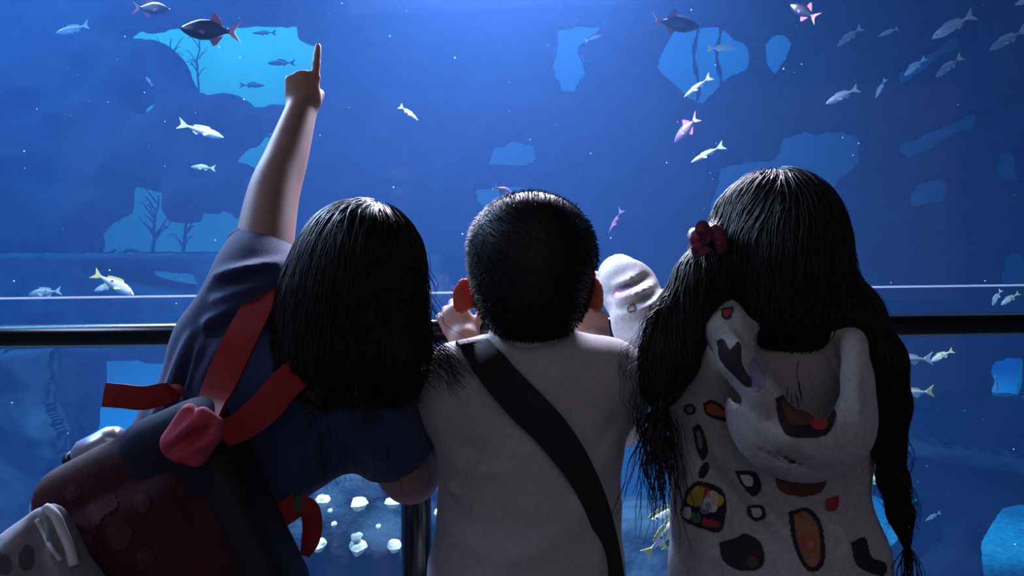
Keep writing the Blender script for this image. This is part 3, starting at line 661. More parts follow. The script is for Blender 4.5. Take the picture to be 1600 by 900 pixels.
fish(147, 455, 180, 444, 'snapper', 'silver', 'pale fish half hidden behind the big white snapper', y=3.6, group=SG)
fish(45, 461, 96, 454, 'snapper', 'dull', 'dull green-white fish above the railing at the far left', group=SG)
fish(1554, 478, 1561, 452, 'snapper', 'dull', 'small grey-green fish pointing down above the right railing', yaw=.4, group=SG)
fish(1567, 477, 1590, 457, 'snapper', 'snapper', 'small white fish with upturned tail above the right railing', yaw=.3, group=SG)
fish(1385, 565, 1458, 560, 'silver', 'dull', 'long dull green fish just under the right railing', group=SG)
fish(1459, 566, 1485, 546, 'snapper', 'snapper', 'small white fish with a yellow tail just under the right railing', yaw=.5, group=SG)
fish(1391, 618, 1460, 611, 'silver', 'snapper', 'white and yellow fish swimming left, second below the right railing', tail='fin_yellow', group=SG)
fish(1562, 612, 1551, 588, 'silver', 'dull', 'dim yellow fish by the right-hand blue opening under the railing', yaw=.4, group=SG)
fish(1336, 664, 1392, 656, 'silver', 'dull', 'uppermost of the fish between hooded top and right hair strand', group=SG)
fish(1339, 692, 1391, 688, 'silver', 'silver', 'pale green fish above the yellow-tailed one beside the hooded top', group=SG)
fish(1336, 708, 1379, 721, 'snapper', 'silver', 'silver fish with small bright yellow tail beside the hooded top', tail='fin_yellow', group=SG)
fish(1339, 760, 1400, 738, 'silver', 'snapper', 'lowest pale green fish beside the hooded top, behind the hair strand', group=SG)
fish(1072, 800, 988, 824, 'snapper', 'snapper', 'upper of two big yellow-tailed fish behind the thin hair strands', yaw=.2, group=SG)
fish(1068, 812, 1006, 866, 'snapper', 'snapper', 'lower of two big yellow-tailed fish behind the thin hair strands', yaw=.2, y=2.5, group=SG)
fish(1022, 882, 950, 905, 'snapper', 'snapper', 'big pale fish at the bottom edge right of the black strap', group=SG)
fish(1100, 785, 1040, 795, 'snapper', 'snapper', 'yellow-tailed fish mostly hidden by the hooded top', group=SG)
fish(1075, 875, 1036, 853, 'silver', 'snapper', 'fish with a yellow tail half hidden by the hooded top near the bottom', y=2.35, group=SG)
fish(664, 845, 690, 834, 'silver', 'pinkfish', 'pink fish peeking out behind the railing post', group=SG)
fish(1446, 814, 1470, 800, 'silver', 'dull', 'dim small fish over the sand at lower right', y=4.1, group=SG)
fish(228, 120, 238, 134, 'silver', 'silver', 'tiny pale fish below the upper left cyan opening', y=4.2, group=SG)
DG = 'shadowed fish before the lit back wall'
fish(418, 99, 462, 98, 'silver', 'shade', 'shadowed fish touching the raised thumb in the cyan opening', y=5.6, group=DG)
fish(413, 134, 374, 133, 'silver', 'shade', 'shadowed fish near the bottom of the upper cyan opening', y=5.6, group=DG)
fish(394, 52, 432, 51, 'slim', 'shade', 'slim shadowed fish near the top of the upper cyan opening', y=5.6, group=DG)
fish(409, 212, 436, 213, 'silver', 'shade', 'shadowed fish in the small cyan opening beside the forearm', y=5.6, group=DG)
# fine drifting specks
parts = []
for i in range(170):
    v = P(rng.uniform(0, 1600), rng.uniform(0, 880), rng.uniform(2.1, 4.2)); r = rng.uniform(.0012, .003)
    parts.append(([v + np.array(q) * r for q in ((1, 0, 0), (-1, 0, 0), (0, 1, 0), (0, -1, 0), (0, 0, 1), (0, 0, -1))], [(0, 2, 4), (2, 1, 4), (1, 3, 4), (3, 0, 4), (2, 0, 5), (1, 2, 5), (3, 1, 5), (0, 3, 5)]))
o = link('drifting_specks', mesh('drifting_specks', *join(parts)), 'shell', None, False); tag(o, 'tiny pale specks drifting in the tank water', 'specks', kind='stuff')

# ------------------------------------------------------------------ railing
RY = 1.40
zr = P(800, 516, RY)[2]
rl = empty('railing', (P(650, 700, RY)[0], RY, 0)); tag(rl, 'black round-topped guard railing in front of the aquarium panel', 'railing')
v, f = tube_data([(-3.9, RY, zr), (3.9, RY, zr)], 0.0205, 20)
child('handrail', mesh('handrail', v, f), 'rail', rl)
for xx in (P(649, 700, RY)[0], P(649, 700, RY)[0] - 1.9, P(649, 700, RY)[0] + 1.9):
    v, f = tube_data([(xx, RY, 0.0), (xx, RY, zr - 0.01)], 0.0265, 20); child('post', mesh('post', v, f), 'rail', rl)
    v, f = tube_data([(xx, RY, 0.0), (xx, RY, 0.012)], 0.055, 20); child('base_plate', mesh('base_plate', v, f), 'rail', rl)
# ------------------------------------------------------------------ people
UPV = np.array((0, 0, 1.0)); SIDE = np.array((1.0, 0, 0)); FWD = np.array((0, 1.0, 0))
def crisp_child(*a): return crisp(child(*a))
def head_sdf(F, c, R, s=1.0, ear_out=0.0):
    c = np.asarray(c, float); W = lambda x, y, z: c + R @ (np.array((x, y, z)) * s)
    F.ell(W(0, -.004, .012), np.array((.072, .088, .082)) * s, R); F.ell(W(0, .034, -.042), np.array((.056, .050, .062)) * s, R, k=.03)
    F.ell(W(0, .060, -.088), np.array((.024, .020, .018)) * s, R, k=.02)
    F.cap(W(0, .086, -.004), W(0, .103, -.032), .006 * s, .011 * s, k=.008)
    F.ell(W(0, .086, -.058), np.array((.020, .010, .009)) * s, R, k=.006); F.ell(W(0, .096, -.058), np.array((.018, .008, .0016)) * s, R, k=.002, op='sub')
    for q in (-1, 1):
        F.ell(W(q * .030, .094, -.002), np.array((.017, .018, .012)) * s, R, k=.010, op='sub')
        eo = ear_out if q < 0 else ear_out * .3; RR = R @ np.array(Matrix.Rotation(q * (0.5 + eo), 3, 'Z')) @ np.array(Matrix.Rotation(-.2, 3, 'X'))
        e = W(q * (.080 + .018 * eo), -.010, -.018 - .022 * ear_out)
        F.ell(e, np.array((.0048, .017, .026)) * s, RR, k=.006); F.ell(W(q * .074, .0, -.038), np.array((.006, .010, .010)) * s, RR, k=.006)
        F.ell(e + RR @ np.array((q * .0045, .004, .003)), np.array((.004, .011, .019)) * s, RR, k=.003, op='sub')
def eyes(parent, c, R, s=1.0):
    import bmesh
    for q in (-1, 1):
        bm = bmesh.new(); bmesh.ops.create_uvsphere(bm, u_segments=12, v_segments=8, radius=.0125 * s)
        me = bpy.data.meshes.new('eyeball'); bm.to_mesh(me); bm.free()
        me.transform(Matrix.Translation(Vector(np.asarray(c) + R @ (np.array((q * .030, .077, -.002)) * s)))); child('eyeball', me, 'eye', parent)
def hand_sdf(F, wrist, X, Y, Z, s, curls, thumb, k=.004, splay=.05):
    """X towards the thumb, Y along the fingers, Z out of the back of the hand; curls = bend of the three joints of index..little"""
    wrist = np.asarray(wrist, float); Y = unit(Y); Z = unit(np.asarray(Z) - Y * (np.asarray(Z) @ Y)); X = unit(np.asarray(X) - Y * (np.asarray(X) @ Y) - Z * (np.asarray(X) @ Z))
    W = lambda x, y, z: wrist + (X * x + Y * y + Z * z) * s
    R = np.stack([X, Y, Z], 1)
    F.ell(W(.0, .036, 0), np.array((.031, .042, .0145)) * s, R, k=.012); F.ell(W(.016, .026, -.006), np.array((.016, .026, .013)) * s, R, k=.010)
    for i, (x, L) in enumerate(((.024, .066), (.008, .073), (-.008, .068), (-.023, .054))):
        p = W(x, .064 - abs(i - 1) * .003, .001); a = 0.0; r = (.0082, .0084, .0080, .0071)[i] * s; d0 = Y + X * splay * (1.5 - i)
        F.cap(W(x * .8, .040, 0), p, r * .95, r * 1.08, k=k * 1.5)
        for c_, fr in zip(curls[i], (.44, .31, .25)):
            a += c_; d = unit(d0) * math.cos(a) - Z * math.sin(a); q = p + d * L * fr * s; F.cap(p, q, r, r * .93, k=k); p = q; r *= .93
    p = W(.024, .018, -.006); r = .0098 * s
    for d, L in zip(thumb, (.028, .026, .022)):
        d = unit(d); q = p + (X * d[0] + Y * d[1] + Z * d[2]) * L * s; F.cap(p, q, r, r * .92, k=k * 1.6); p = q; r *= .92
CURL_POINT = [(0.05, .05, .04), (1.35, 1.5, .9), (1.45, 1.5, .9), (1.5, 1.5, .9)]
CURL_FIST = [(1.0, 1.3, .7), (1.1, 1.35, .7), (1.15, 1.35, .7), (1.2, 1.3, .7)]
CURL_GRIP = [(0.55, .8, .5), (0.65, .85, .55), (0.7, .9, .5), (0.75, .9, .5)]
CURL_REST = [(0.25, .35, .25), (0.3, .4, .3), (0.35, .45, .3), (0.4, .45, .3)]
TH_IN = [(.75, .6, -.3), (.2, .9, -.45), (-.25, .95, -.3)]
TH_OVER = [(.6, .6, -.6), (-.1, .75, -.7), (-.7, .6, -.4)]
def shoes(parent, feet, material='shoe', toe=FWD):
    for ft in feet:
        ft = np.asarray(ft, float); F = Field(ft - np.array((.09, .14, .03)), ft + np.array((.09, .20, .14)), .005)
        R = frame(y=toe, z=UPV)
        F.ell(ft + toe * .045 + UPV * .03, (.040, .10, .032), R); F.ell(ft + UPV * .05, (.036, .045, .05), R); F.plane(ft + UPV * .004, -UPV); F.plane(ft + UPV * .085, UPV)
        child('shoe', F.mesh('shoe'), material, parent)
def strands_mesh(name, paths, r0, r1, n=3):
    """paths (N, T, 3) -> thin tapered tubes in one mesh"""
    N, T, _ = paths.shape; t = np.zeros_like(paths); t[:, 1:-1] = paths[:, 2:] - paths[:, :-2]; t[:, 0] = paths[:, 1] - paths[:, 0]; t[:, -1] = paths[:, -1] - paths[:, -2]
    t /= np.linalg.norm(t, axis=2, keepdims=True) + 1e-9; ref = np.array((.31, -.9, .28)); u = np.cross(t, ref); u /= np.linalg.norm(u, axis=2, keepdims=True) + 1e-9; b = np.cross(t, u)
    pr = np.linspace(0, 1, T); rad = (r0 + (r1 - r0) * pr ** 2)[None, :, None]; V = []
    for k in range(n):
        a = 2 * math.pi * k / n; V.append(paths + (u * math.cos(a) + b * math.sin(a)) * rad)
    V = np.stack(V, 2).reshape(-1, 3)
    base = (np.arange(N)[:, None] * T + np.arange(T - 1)[None]) * n; Q = []
    for k in range(n):
        k2 = (k + 1) % n; Q.append(np.stack([base + k, base + k2, base + n + k2, base + n + k], -1).reshape(-1, 4))
    return V, np.concatenate(Q)
def comb_strands(F, roots, comb, steps, step, off, gen, wave=.0, wfreq=60., free_dir=(0, 0, -1), hold=.6):
    """walk from the roots along the hair mass in the combing direction, staying on its surface; free once past its ends"""
    p = roots.copy(); N = len(p); out = []; ph = gen.uniform(0, 6.28, N); offs = off + gen.normal(0, .0016, N); free = np.zeros(N, bool); last = None
    jit = gen.normal(0, .10, (N, 3)); sl_ = gen.uniform(.45, 1.05, (N, 1)) * step
    for i in range(steps):
        d = F.sample(p); g = F.grad(p); free |= d > .035
        m = ~free; p[m] -= (g[m] * (d[m] - offs[m])[:, None]) * hold
        out.append(p.copy()); dr = comb(p) + jit; dr = dr / (np.linalg.norm(dr, axis=1, keepdims=True) + 1e-9)
        tg = dr - g * (dr * g).sum(1, keepdims=True); ln = np.linalg.norm(tg, axis=1, keepdims=True)
        tg = np.where(ln > .25, tg / (ln + 1e-9), 0); stuck = (ln[:, 0] <= .25) & m; free |= stuck
        mv = np.where(free[:, None], (np.array(free_dir) + jit * 1.5) if last is None else 0.55 * last + 0.45 * (np.array(free_dir) + jit * 1.5), tg)
        mv = mv / (np.linalg.norm(mv, axis=1, keepdims=True) + 1e-9)
        if wave: mv = mv + wave * np.stack([np.sin(wfreq * step * i + ph), 0 * ph, .3 * np.cos(wfreq * step * i * 1.1 + ph)], 1)
        last = mv; p = p + mv * sl_
    return np.stack(out, 1)
def wisps(lines, n, gen, spread, r0, r1, wave=.004, wfreq=9.0, T=28):
    """loose locks: each line a path of points, n strands each, fanned by spread (start, end)"""
    P_ = []
    for L in lines:
        c = np.array(smooth_path(L, 6)); s = np.linspace(0, 1, T); q = np.stack([np.interp(s, np.linspace(0, 1, len(c)), c[:, j]) for j in range(3)], 1)
        for i in range(n):
            a = gen.normal(0, 1, 3); b = gen.normal(0, 1, 3); ph = gen.uniform(0, 1.2); am = wave * gen.uniform(.5, 1.3)
            e = gen.uniform(.75, 1.0); ss = s * e; qq = np.stack([np.interp(ss, s, q[:, j]) for j in range(3)], 1)
            P_.append(qq + a * (spread[0] * (1 - s) + spread[1] * s)[:, None] * .6 + b * spread[1] * (s ** 2)[:, None] * .5 + np.stack([am * np.sin(wfreq * s * 2 + ph), am * .6 * np.cos(wfreq * s * 2 + ph), 0 * s], 1) * np.minimum(1, s * 3)[:, None])
    return strands_mesh('w', np.array(P_), r0, r1)
def merge_vq(*vq):
    V = []; Q = []; o = 0
    for v, q in vq: V.append(v); Q.append(q + o); o += len(v)
    return np.concatenate(V), np.concatenate(Q)
def bvh_of(o):
    me = o.data; return BVHTree.FromPolygons([v.co.copy() for v in me.vertices], [tuple(p.vertices) for p in me.polygons])
def cam_hit(bvh, px, py, off=0.0015):
    o = Vector((0, 0, CAM_Z)); d = Vector(P(px, py, 1.0) - np.array((0, 0, CAM_Z))).normalized(); h = bvh.ray_cast(o, d)
    return None if h[0] is None else np.array(h[0] - d * off)
def decal(name, poly, bvh, material, parent, off=.0015, step=3.0, label=None, smooth_n=4):
    """flat print laid on the cloth it belongs to"""
    if smooth_n: 
        pp = smooth_path([(x, y, 0) for x, y in list(poly) + [poly[0]]], smooth_n)[:-1]; poly = [(q[0], q[1]) for q in pp]
    xs = [p[0] for p in poly]; ys = [p[1] for p in poly]; gx = np.arange(min(xs), max(xs) + step, step); gy = np.arange(min(ys), max(ys) + step, step)
    X, Y = np.meshgrid(gx, gy, indexing='ij'); keep = inside(X[:-1, :-1] + step / 2, Y[:-1, :-1] + step / 2, poly); idx = {}; V = []; Fq = []
    def vid(i, j):
        if (i, j) not in idx:
            h = cam_hit(bvh, gx[i], gy[j], off); idx[(i, j)] = -1 if h is None else len(V)
            if h is not None: V.append(h)
        return idx[(i, j)]
    for i, j in np.argwhere(keep):
        q = (vid(i, j), vid(i, j + 1), vid(i + 1, j + 1), vid(i + 1, j))
        if min(q) >= 0 and max(V[a][1] for a in q) - min(V[a][1] for a in q) < .02: Fq.append(q)
    if not Fq: return None
    par = list(range(len(V)))
    def find(a):
        while par[a] != a: par[a] = par[par[a]]; a = par[a]
        return a
    for f in Fq:
        for a in f[1:]: par[find(a)] = find(f[0])
    cnt = {}
    for f in Fq: cnt[find(f[0])] = cnt.get(find(f[0]), 0) + 1
    big = max(cnt, key=cnt.get); Fq = [f for f in Fq if find(f[0]) == big]; use = sorted({a for f in Fq for a in f}); re_ = {a: i for i, a in enumerate(use)}; V = [V[a] for a in use]; Fq = [tuple(re_[a] for a in f) for f in Fq]
    o = child(name, mesh(name, V, Fq), material, parent)
    if label: o['label'] = label
    return o

# ================================================================== boy in the middle: cropped hair, oatmeal shirt
gen = np.random.default_rng(11)
bx = P(828, 700, 1.09)
boy = empty('person', (bx[0], bx[1], 0)); tag(boy, 'person with cropped black hair in an oatmeal shirt with a black strap across the back', 'person', 'three people at the railing')
hc = P(831, 428, 1.095); Rh = frame(y=(0.02, 1, -0.12), z=(0.01, 0.12, 1))
F = Field((-.24, .90, 0), (.28, 1.50, 1.30), .0035)
head_sdf(F, hc, Rh, 1.03, ear_out=.55)
F.cap(hc + np.array((0, .005, -.06)), P(830, 575, 1.10), .047, .05, k=.03)
F.etube([P(830, 600, 1.10), P(828, 760, 1.09), P(824, 930, 1.085)], [.105, .095, .10], [.065, .065, .07], SIDE)
F.cap(P(830, 572, 1.10), P(724, 600, 1.115), .04, .042, k=.03); F.cap(P(830, 572, 1.10), P(938, 592, 1.115), .04, .042, k=.03)
LW, RW = P(727, 531, 1.335), P(930, 540, 1.325)
F.limb([P(720, 605, 1.115), P(738, 632, 1.27), LW + np.array((0, 0, -.0)), ], [.038, .033, .026])
F.limb([P(942, 598, 1.115), P(940, 628, 1.265), RW], [.038, .033, .027])
hand_sdf(F, LW, X=(.55, .45, .75), Y=(-.42, .45, .78), Z=(-.2, -.85, .45), s=.92, curls=CURL_GRIP, thumb=TH_IN, splay=.09)
hand_sdf(F, RW, X=(-.6, .45, .5), Y=(-.05, .45, .85), Z=(.25, -.85, .40), s=.95, curls=CURL_FIST, thumb=TH_OVER)
hipz = .66
for q in (-1, 1):
    F.chain([(bx[0] + q * .055, 1.085, hipz), (bx[0] + q * .07, 1.10, .36), (bx[0] + q * .07, 1.07, .06)], [.068, .048, .034], k=.03)
    F.ell((bx[0] + q * .07, 1.11, .035), (.034, .09, .03), k=.02)
child('body', F.mesh('boy_body', 3), 'skin_b', boy)
eyes(boy, hc, Rh, 1.03)
# shirt
S = Field((-.28, .90, .55), (.30, 1.42, 1.12), .005)
S.etube([P(830, 612, 1.10), P(829, 690, 1.095), P(828, 790, 1.09), P(822, 890, 1.085), P(822, 985, 1.08)], [.122, .122, .118, .128, .134], [.082, .084, .086, .094, .100], SIDE, k=.03)
S.cap(P(830, 590, 1.10), P(714, 600, 1.115), .046, .050, k=.05); S.cap(P(830, 586, 1.10), P(944, 590, 1.115), .046, .050, k=.05)
for a, b, c in ((P(706, 612, 1.115), P(688, 655, 1.215), P(687, 664, 1.245)), (P(957, 606, 1.115), P(962, 650, 1.215), P(960, 662, 1.245))):
    T = S.like(); T.cap(a, c + (c - b), .054, .048, k=.01); T.plane(b + (c - b) * .6, c - a); T.cap(b + (b - a) * .15, c + 2 * (c - b), .043, .043, k=.004, op='sub'); S.merge(T, .035)
S.plane(P(822, 985, 1.08), -UPV)
S.ell(P(830, 545, 1.11), (.060, .062, .050), k=.01, op='sub')
for (a, b, amp, wd) in [((700, 745), (800, 735), .004, .010), ((690, 770), (716, 790), .006, .006), ((690, 782), (730, 806), -.005, .008), ((705, 640), (880, 628), .0025, .012), ((745, 620), (905, 640), -.002, .012),
                        ((850, 560), (905, 610), .002, .010), ((960, 690), (900, 820), .005, .016), ((975, 660), (930, 720), -.005, .012), ((690, 840), (800, 870), .004, .014), ((930, 850), (945, 900), .006, .010),
                        ((700, 700), (760, 715), -.004, .010), ((760, 780), (860, 850), -.0025, .014), ((780, 880), (900, 830), .003, .014)]:
    S.crease(P(*a, 1.0), P(*b, 1.0), amp * 1.5, wd, ymax=1.12)
S.rumple(.0022, .8, 4)
shirt = child('shirt', S.mesh('boy_shirt', 2), 'shirt', boy)
C = Field(hc - np.array((.10, .12, .18)), hc + np.array((.10, .12, .02)), .004)
C.etube([P(831, 532, 1.105), P(830, 560, 1.10)], [.062, .070], [.060, .066], SIDE, k=.01); C.shell(.006)
C.plane(P(831, 530, 1.105), (0, .25, 1)); C.plane(P(830, 556, 1.10), (0, 0, -1))
child('collar', C.mesh('collar', 2), 'collar', boy)
# shorts and shoes
T = Field((-.24, .92, .25), (.26, 1.26, .80), .006)
T.etube([(bx[0], 1.085, .76), (bx[0], 1.085, .62)], [.112, .122], [.08, .09], SIDE)
for q in (-1, 1): T.cap((bx[0] + q * .06, 1.085, .62), (bx[0] + q * .075, 1.10, .36), .075, .062, k=.03)
T.plane((0, 1.1, .36), -UPV); child('shorts', T.mesh('boy_shorts'), 'denim', boy)
shoes(boy, [(bx[0] + q * .07, 1.07, 0) for q in (-1, 1)])
# cropped hair: cap plus short bristles
H = Field(hc - .15, hc + .15, .004)
W = lambda x, y, z: hc + Rh @ np.array((x, y, z))
H.ell(W(0, -.008, .012), (.081, .094, .092), Rh); H.ell(W(.0, -.030, -.038), (.068, .062, .058), Rh, k=.03); H.ell(W(0, -.03, .03), (.080, .068, .068), Rh, k=.03)
H.plane(W(0, .062, 0), Rh @ np.array((0, 1, -.35))); 
for q in (-1, 1): H.ell(W(q * .092, .012, -.028), (.022, .030, .036), Rh, k=.006, op='sub')
hm = H.mesh('buzz', 2); Vc = np.array([v.co[:] for v in hm.vertices]); Nc = np.array([v.normal[:] for v in hm.vertices]); Qc = np.array([p.vertices[:] for p in hm.polygons])
ids = gen.integers(0, len(Vc), 15000); rt = Vc[ids] + gen.normal(0, .0012, (15000, 3)); g = Nc[ids]
dr = g * 1.0 + np.array((0, 0, -.35)) + gen.normal(0, .22, g.shape); dr /= np.linalg.norm(dr, axis=1, keepdims=True); ln = gen.uniform(.0022, .0048, (15000, 1))
pth = np.stack([rt - g * .002, rt + dr * ln * .5, rt + dr * ln + np.array((0, 0, -.0006))], 1)
child('hair', quads_mesh('boy_hair', *merge_vq((Vc, Qc), strands_mesh('s', pth, .00042, .00018))), 'buzz', boy)
# his cross-body bag
bagc = P(985, 985, 1.12)
cb = empty('crossbody_bag', (bagc[0], bagc[1], bagc[2] - .08)); tag(cb, 'black cross-body bag whose strap runs over the oatmeal shirt', 'bag')
bv = bvh_of(shirt); line = [(742, 541), (762, 566), (790, 600), (822, 634), (856, 668), (886, 706), (910, 744), (930, 786), (945, 830), (956, 872), (964, 915), (970, 950)]
pts = []
for x, y in line:
    h = cam_hit(bv, x, y, .010); pts.append(h if h is not None else P(x, y, pts[-1][1] if pts else 1.06))
front = [P(735, 532, 1.07), P(733, 540, 1.11), P(745, 560, 1.16), P(790, 640, 1.195), P(860, 760, 1.20), P(930, 880, 1.19), bagc + np.array((-.02, .06, .05))]
nb = [np.array((0, -1, .35))] + [np.array((0, -1, .05))] * (len(pts) - 1)
crisp_child('strap', mesh('strap', *ribbon(pts, [.040, .044, .046, .048, .046, .042, .036, .032, .028, .025, .022, .02], nb, .004)), 'black_web', cb)
crisp_child('strap', mesh('strap', *ribbon([pts[0]] + front, .036, [np.array((0, -.8, .6)), np.array((0, -.2, 1)), np.array((0, .3, 1)), np.array((0, 1, .5)), np.array((0, 1, 0)), np.array((0, 1, 0)), np.array((.2, 1, 0)), np.array((.6, .8, 0))], .004)), 'black_web', cb)
B = Field(bagc - .13, bagc + .13, .005); B.box(bagc + np.array((.0, .0, -.02)), (.035, .085, .065), rnd=.02); child('pouch', B.mesh('pouch'), 'black_nylon', cb)

# ================================================================== girl on the left: pointing, navy T-shirt
gen = np.random.default_rng(12)
ga_base = P(215, 860, 1.10)
gA = empty('person', (ga_base[0] - .04, 1.10, 0)); tag(gA, 'person in a navy T-shirt leaning over and pointing upward with a raised arm', 'person', 'three people at the railing')
hA = P(552, 448, 1.09); RA = frame(y=(-.12, 1, .10), z=(.30, -.10, 1))
F = Field((-.80, .93, 0), (-.04, 1.62, 1.66), .0036)
head_sdf(F, hA, RA, 1.02)
nA = P(505, 575, 1.10); F.cap(hA + RA @ np.array((0, -.01, -.06)), nA, .044, .05, k=.03)
ax0, ax1 = P(478, 575, 1.10), P(225, 862, 1.10); inpl = P(478 + 75, 575 + 66, 1.10) - ax0
F.etube([P(440, 615, 1.10), P(335, 738, 1.10), ax1], [.105, .09, .105], [.065, .062, .07], inpl)
LS, RS = P(404, 468, 1.105), P(582, 648, 1.09)
F.cap(nA, LS, .04, .042, k=.03); F.cap(nA, RS, .04, .042, k=.03)
Lw = P(471, 172, 1.335)
F.limb([LS, P(412, 392, 1.15), P(427, 305, 1.215), P(446, 250, 1.265), Lw], [.043, .0415, .0385, .034, .0255])
hand_sdf(F, Lw, X=(1, .05, .05), Y=(-.02, .20, 1), Z=(.05, -1, .22), s=.93, curls=CURL_POINT, thumb=[(.1, .8, -.6), (-.5, .55, -.65), (-.8, .3, -.5)], splay=.03)
El = P(643, 742, 1.17); Rw_ = P(655, 600, 1.275)
F.limb([RS, P(615, 700, 1.13), El, P(655, 680, 1.22), Rw_], [.044, .043, .042, .037, .026])
hand_sdf(F, Rw_, X=(-.6, .5, .3), Y=(.02, .55, .83), Z=(.1, -.8, .55), s=.95, curls=CURL_GRIP, thumb=TH_IN)
feetA = [(-.62, 1.04, 0), (-.44, 1.14, 0)]
for q, ft in zip((-1, 1), feetA):
    hp = ax1 + np.array((q * .05, 0, -.02)); kn = (hp + np.array((ft[0], ft[1], .0))) / 2 + np.array((0, .03, .02))
    F.chain([hp, kn, (ft[0], ft[1], .06)], [.075, .052, .036], k=.03); F.ell((ft[0], ft[1] + .04, .035), (.034, .09, .03), k=.02)
child('body', F.mesh('left_body', 3), 'skin_a', gA); eyes(gA, hA, RA, 1.02)
# T-shirt
S = Field((-.78, .94, .66), (-.08, 1.30, 1.24), .0048)
S.etube([P(462, 588, 1.10), P(424, 631, 1.10), P(331, 738, 1.10), P(262, 818, 1.10), P(215, 872, 1.10)], [.118, .124, .112, .118, .126], [.082, .086, .080, .086, .094], inpl, k=.03)
S.cap(nA, LS, .046, .050, k=.04); S.cap(nA, RS, .046, .052, k=.04)
S.chain([P(392, 440, 1.12), P(345, 540, 1.115), P(300, 640, 1.11)], [.040, .050, .05], k=.05)
T = S.like(); aa, bb = P(402, 470, 1.105), P(409, 384, 1.178); T.chain([aa, P(404, 420, 1.145), bb + (bb - aa) * .25], [.056, .050, .049], k=.02); T.plane(bb, P(412, 392, 1.17) - aa + np.array((0, 0, .03))); T.cap(bb - (bb - aa) * .3, bb + (bb - aa), .0435, .0445, k=.003, op='sub'); S.merge(T, .04)
T = S.like(); aa, bb = RS, P(624, 702, 1.135); T.cap(aa, bb + (bb - aa) * .5, .060, .062, k=.02); T.plane(bb, bb - aa); T.cap(bb - (bb - aa) * .4, bb + (bb - aa), .053, .056, k=.003, op='sub'); S.merge(T, .04)
S.plane(P(205, 880, 1.10), P(205, 880, 1.10) - P(331, 738, 1.10)); S.ell(P(512, 565, 1.10), (.064, .062, .050), RA, k=.01, op='sub')
for (a, b, amp, wd) in [((345, 430), (436, 410), .010, .006), ((350, 470), (425, 445), .009, .0065), ((336, 505), (398, 470), .008, .007), ((345, 452), (430, 428), -.006, .006), ((330, 525), (385, 500), -.006, .008),
                        ((345, 500), (300, 640), .009, .006), ((322, 520), (276, 640), .008, .0055), ((312, 520), (258, 650), .007, .005), ((334, 520), (290, 640), -.006, .006), ((300, 560), (262, 650), -.005, .006),
                        ((375, 520), (335, 600), .006, .008), ((420, 800), (540, 735), .004, .012), ((560, 690), (600, 735), .004, .008), ((540, 700), (585, 650), -.005, .010), ((470, 700), (380, 800), .003, .016),
                        ((600, 640), (640, 690), .005, .006), ((500, 640), (450, 740), -.003, .015)]:
    yy = 1.085 if a[1] < 540 else 1.03; S.crease(P(*a, yy), P(*b, yy), amp * (1.5 if a[1] < 540 else 1.5), wd * 1.05, ymax=1.2)
S.rumple(.0020, .9, 8)
tsh = child('t_shirt', S.mesh('left_shirt', 2), 'navy', gA)
def hoop(c, n, r, rt):
    n = unit(n); e1 = unit(np.cross(n, FWD)); e2 = np.cross(n, e1); return tube_data([c + (e1 * math.cos(a) + e2 * math.sin(a)) * r for a in np.linspace(0, 2 * math.pi, 33)], rt, 8, False)
child('sleeve_hem', mesh('hem', *hoop(P(409, 386, 1.176), P(412, 392, 1.17) - LS + np.array((0, 0, .03)), .0470, .0042)), 'hem', gA)
T = Field((-.86, .93, .22), (-.26, 1.34, .95), .006)
T.etube([P(255, 826, 1.10), ax1, ax1 + np.array((-.01, 0, -.08))], [.112, .122, .128], [.080, .09, .095], inpl)
for q, ft in zip((-1, 1), feetA):
    hp = ax1 + np.array((q * .055, 0, -.04)); kn = (hp + np.array((ft[0], ft[1], .0))) / 2 + np.array((0, .03, .02)); T.cap(hp, kn, .092, .068, k=.04); T.plane(kn + np.array((0, 0, -.03)), -UPV, lo=kn - .12, hi=kn + np.array((.12, .12, .0)))
child('shorts', T.mesh('left_shorts'), 'navy2', gA); shoes(gA, feetA)
# hair: a chin-length mass combed from the crown
H = Field(P(380, 720, .90) - .06, P(800, 260, 1.24) + np.array((.0, .05, .03)), .0045)
H.ell(P(562, 418, 1.085), (.085, .098, .091), RA); H.ell(P(545, 500, 1.075), (.098, .088, .088), frame(y=FWD, z=(.18, 0, 1)), k=.04); H.ell(P(530, 572, 1.06), (.086, .068, .055), k=.04); H.ell(P(610, 560, 1.07), (.045, .06, .06), k=.04)
H.ell(P(548, 470, 1.20), (.056, .062, .10), k=.02, op='sub')
hm = H.mesh('h', 2); Vc = np.array([v.co[:] for v in hm.vertices]); Nc = np.array([v.normal[:] for v in hm.vertices]); Qc = np.array([p.vertices[:] for p in hm.polygons])
crown = P(585, 335, 1.08)
cand = np.where((Vc[:, 1] < 1.19) & (Vc[:, 2] > P(500, 560, 1.07)[2]))[0]; wt = .3 + np.clip((Vc[cand, 2] - Vc[cand, 2].min()) / .25, 0, 1); ids = gen.choice(cand, 5200, p=wt / wt.sum())
def combA(p):
    a = p - crown; n_ = np.linalg.norm(a, axis=1, keepdims=True); a = a / (n_ + 1e-6); f = np.clip(n_ / .16, 0, 1)
    return a * (1.2 - f) + np.array((-.05, -.05, -1)) * (.25 + f)
pa = comb_strands(H, Vc[ids] + gen.normal(0, .002, (5200, 3)), combA, 17, .0125, .0015, gen, wave=.14, wfreq=55)
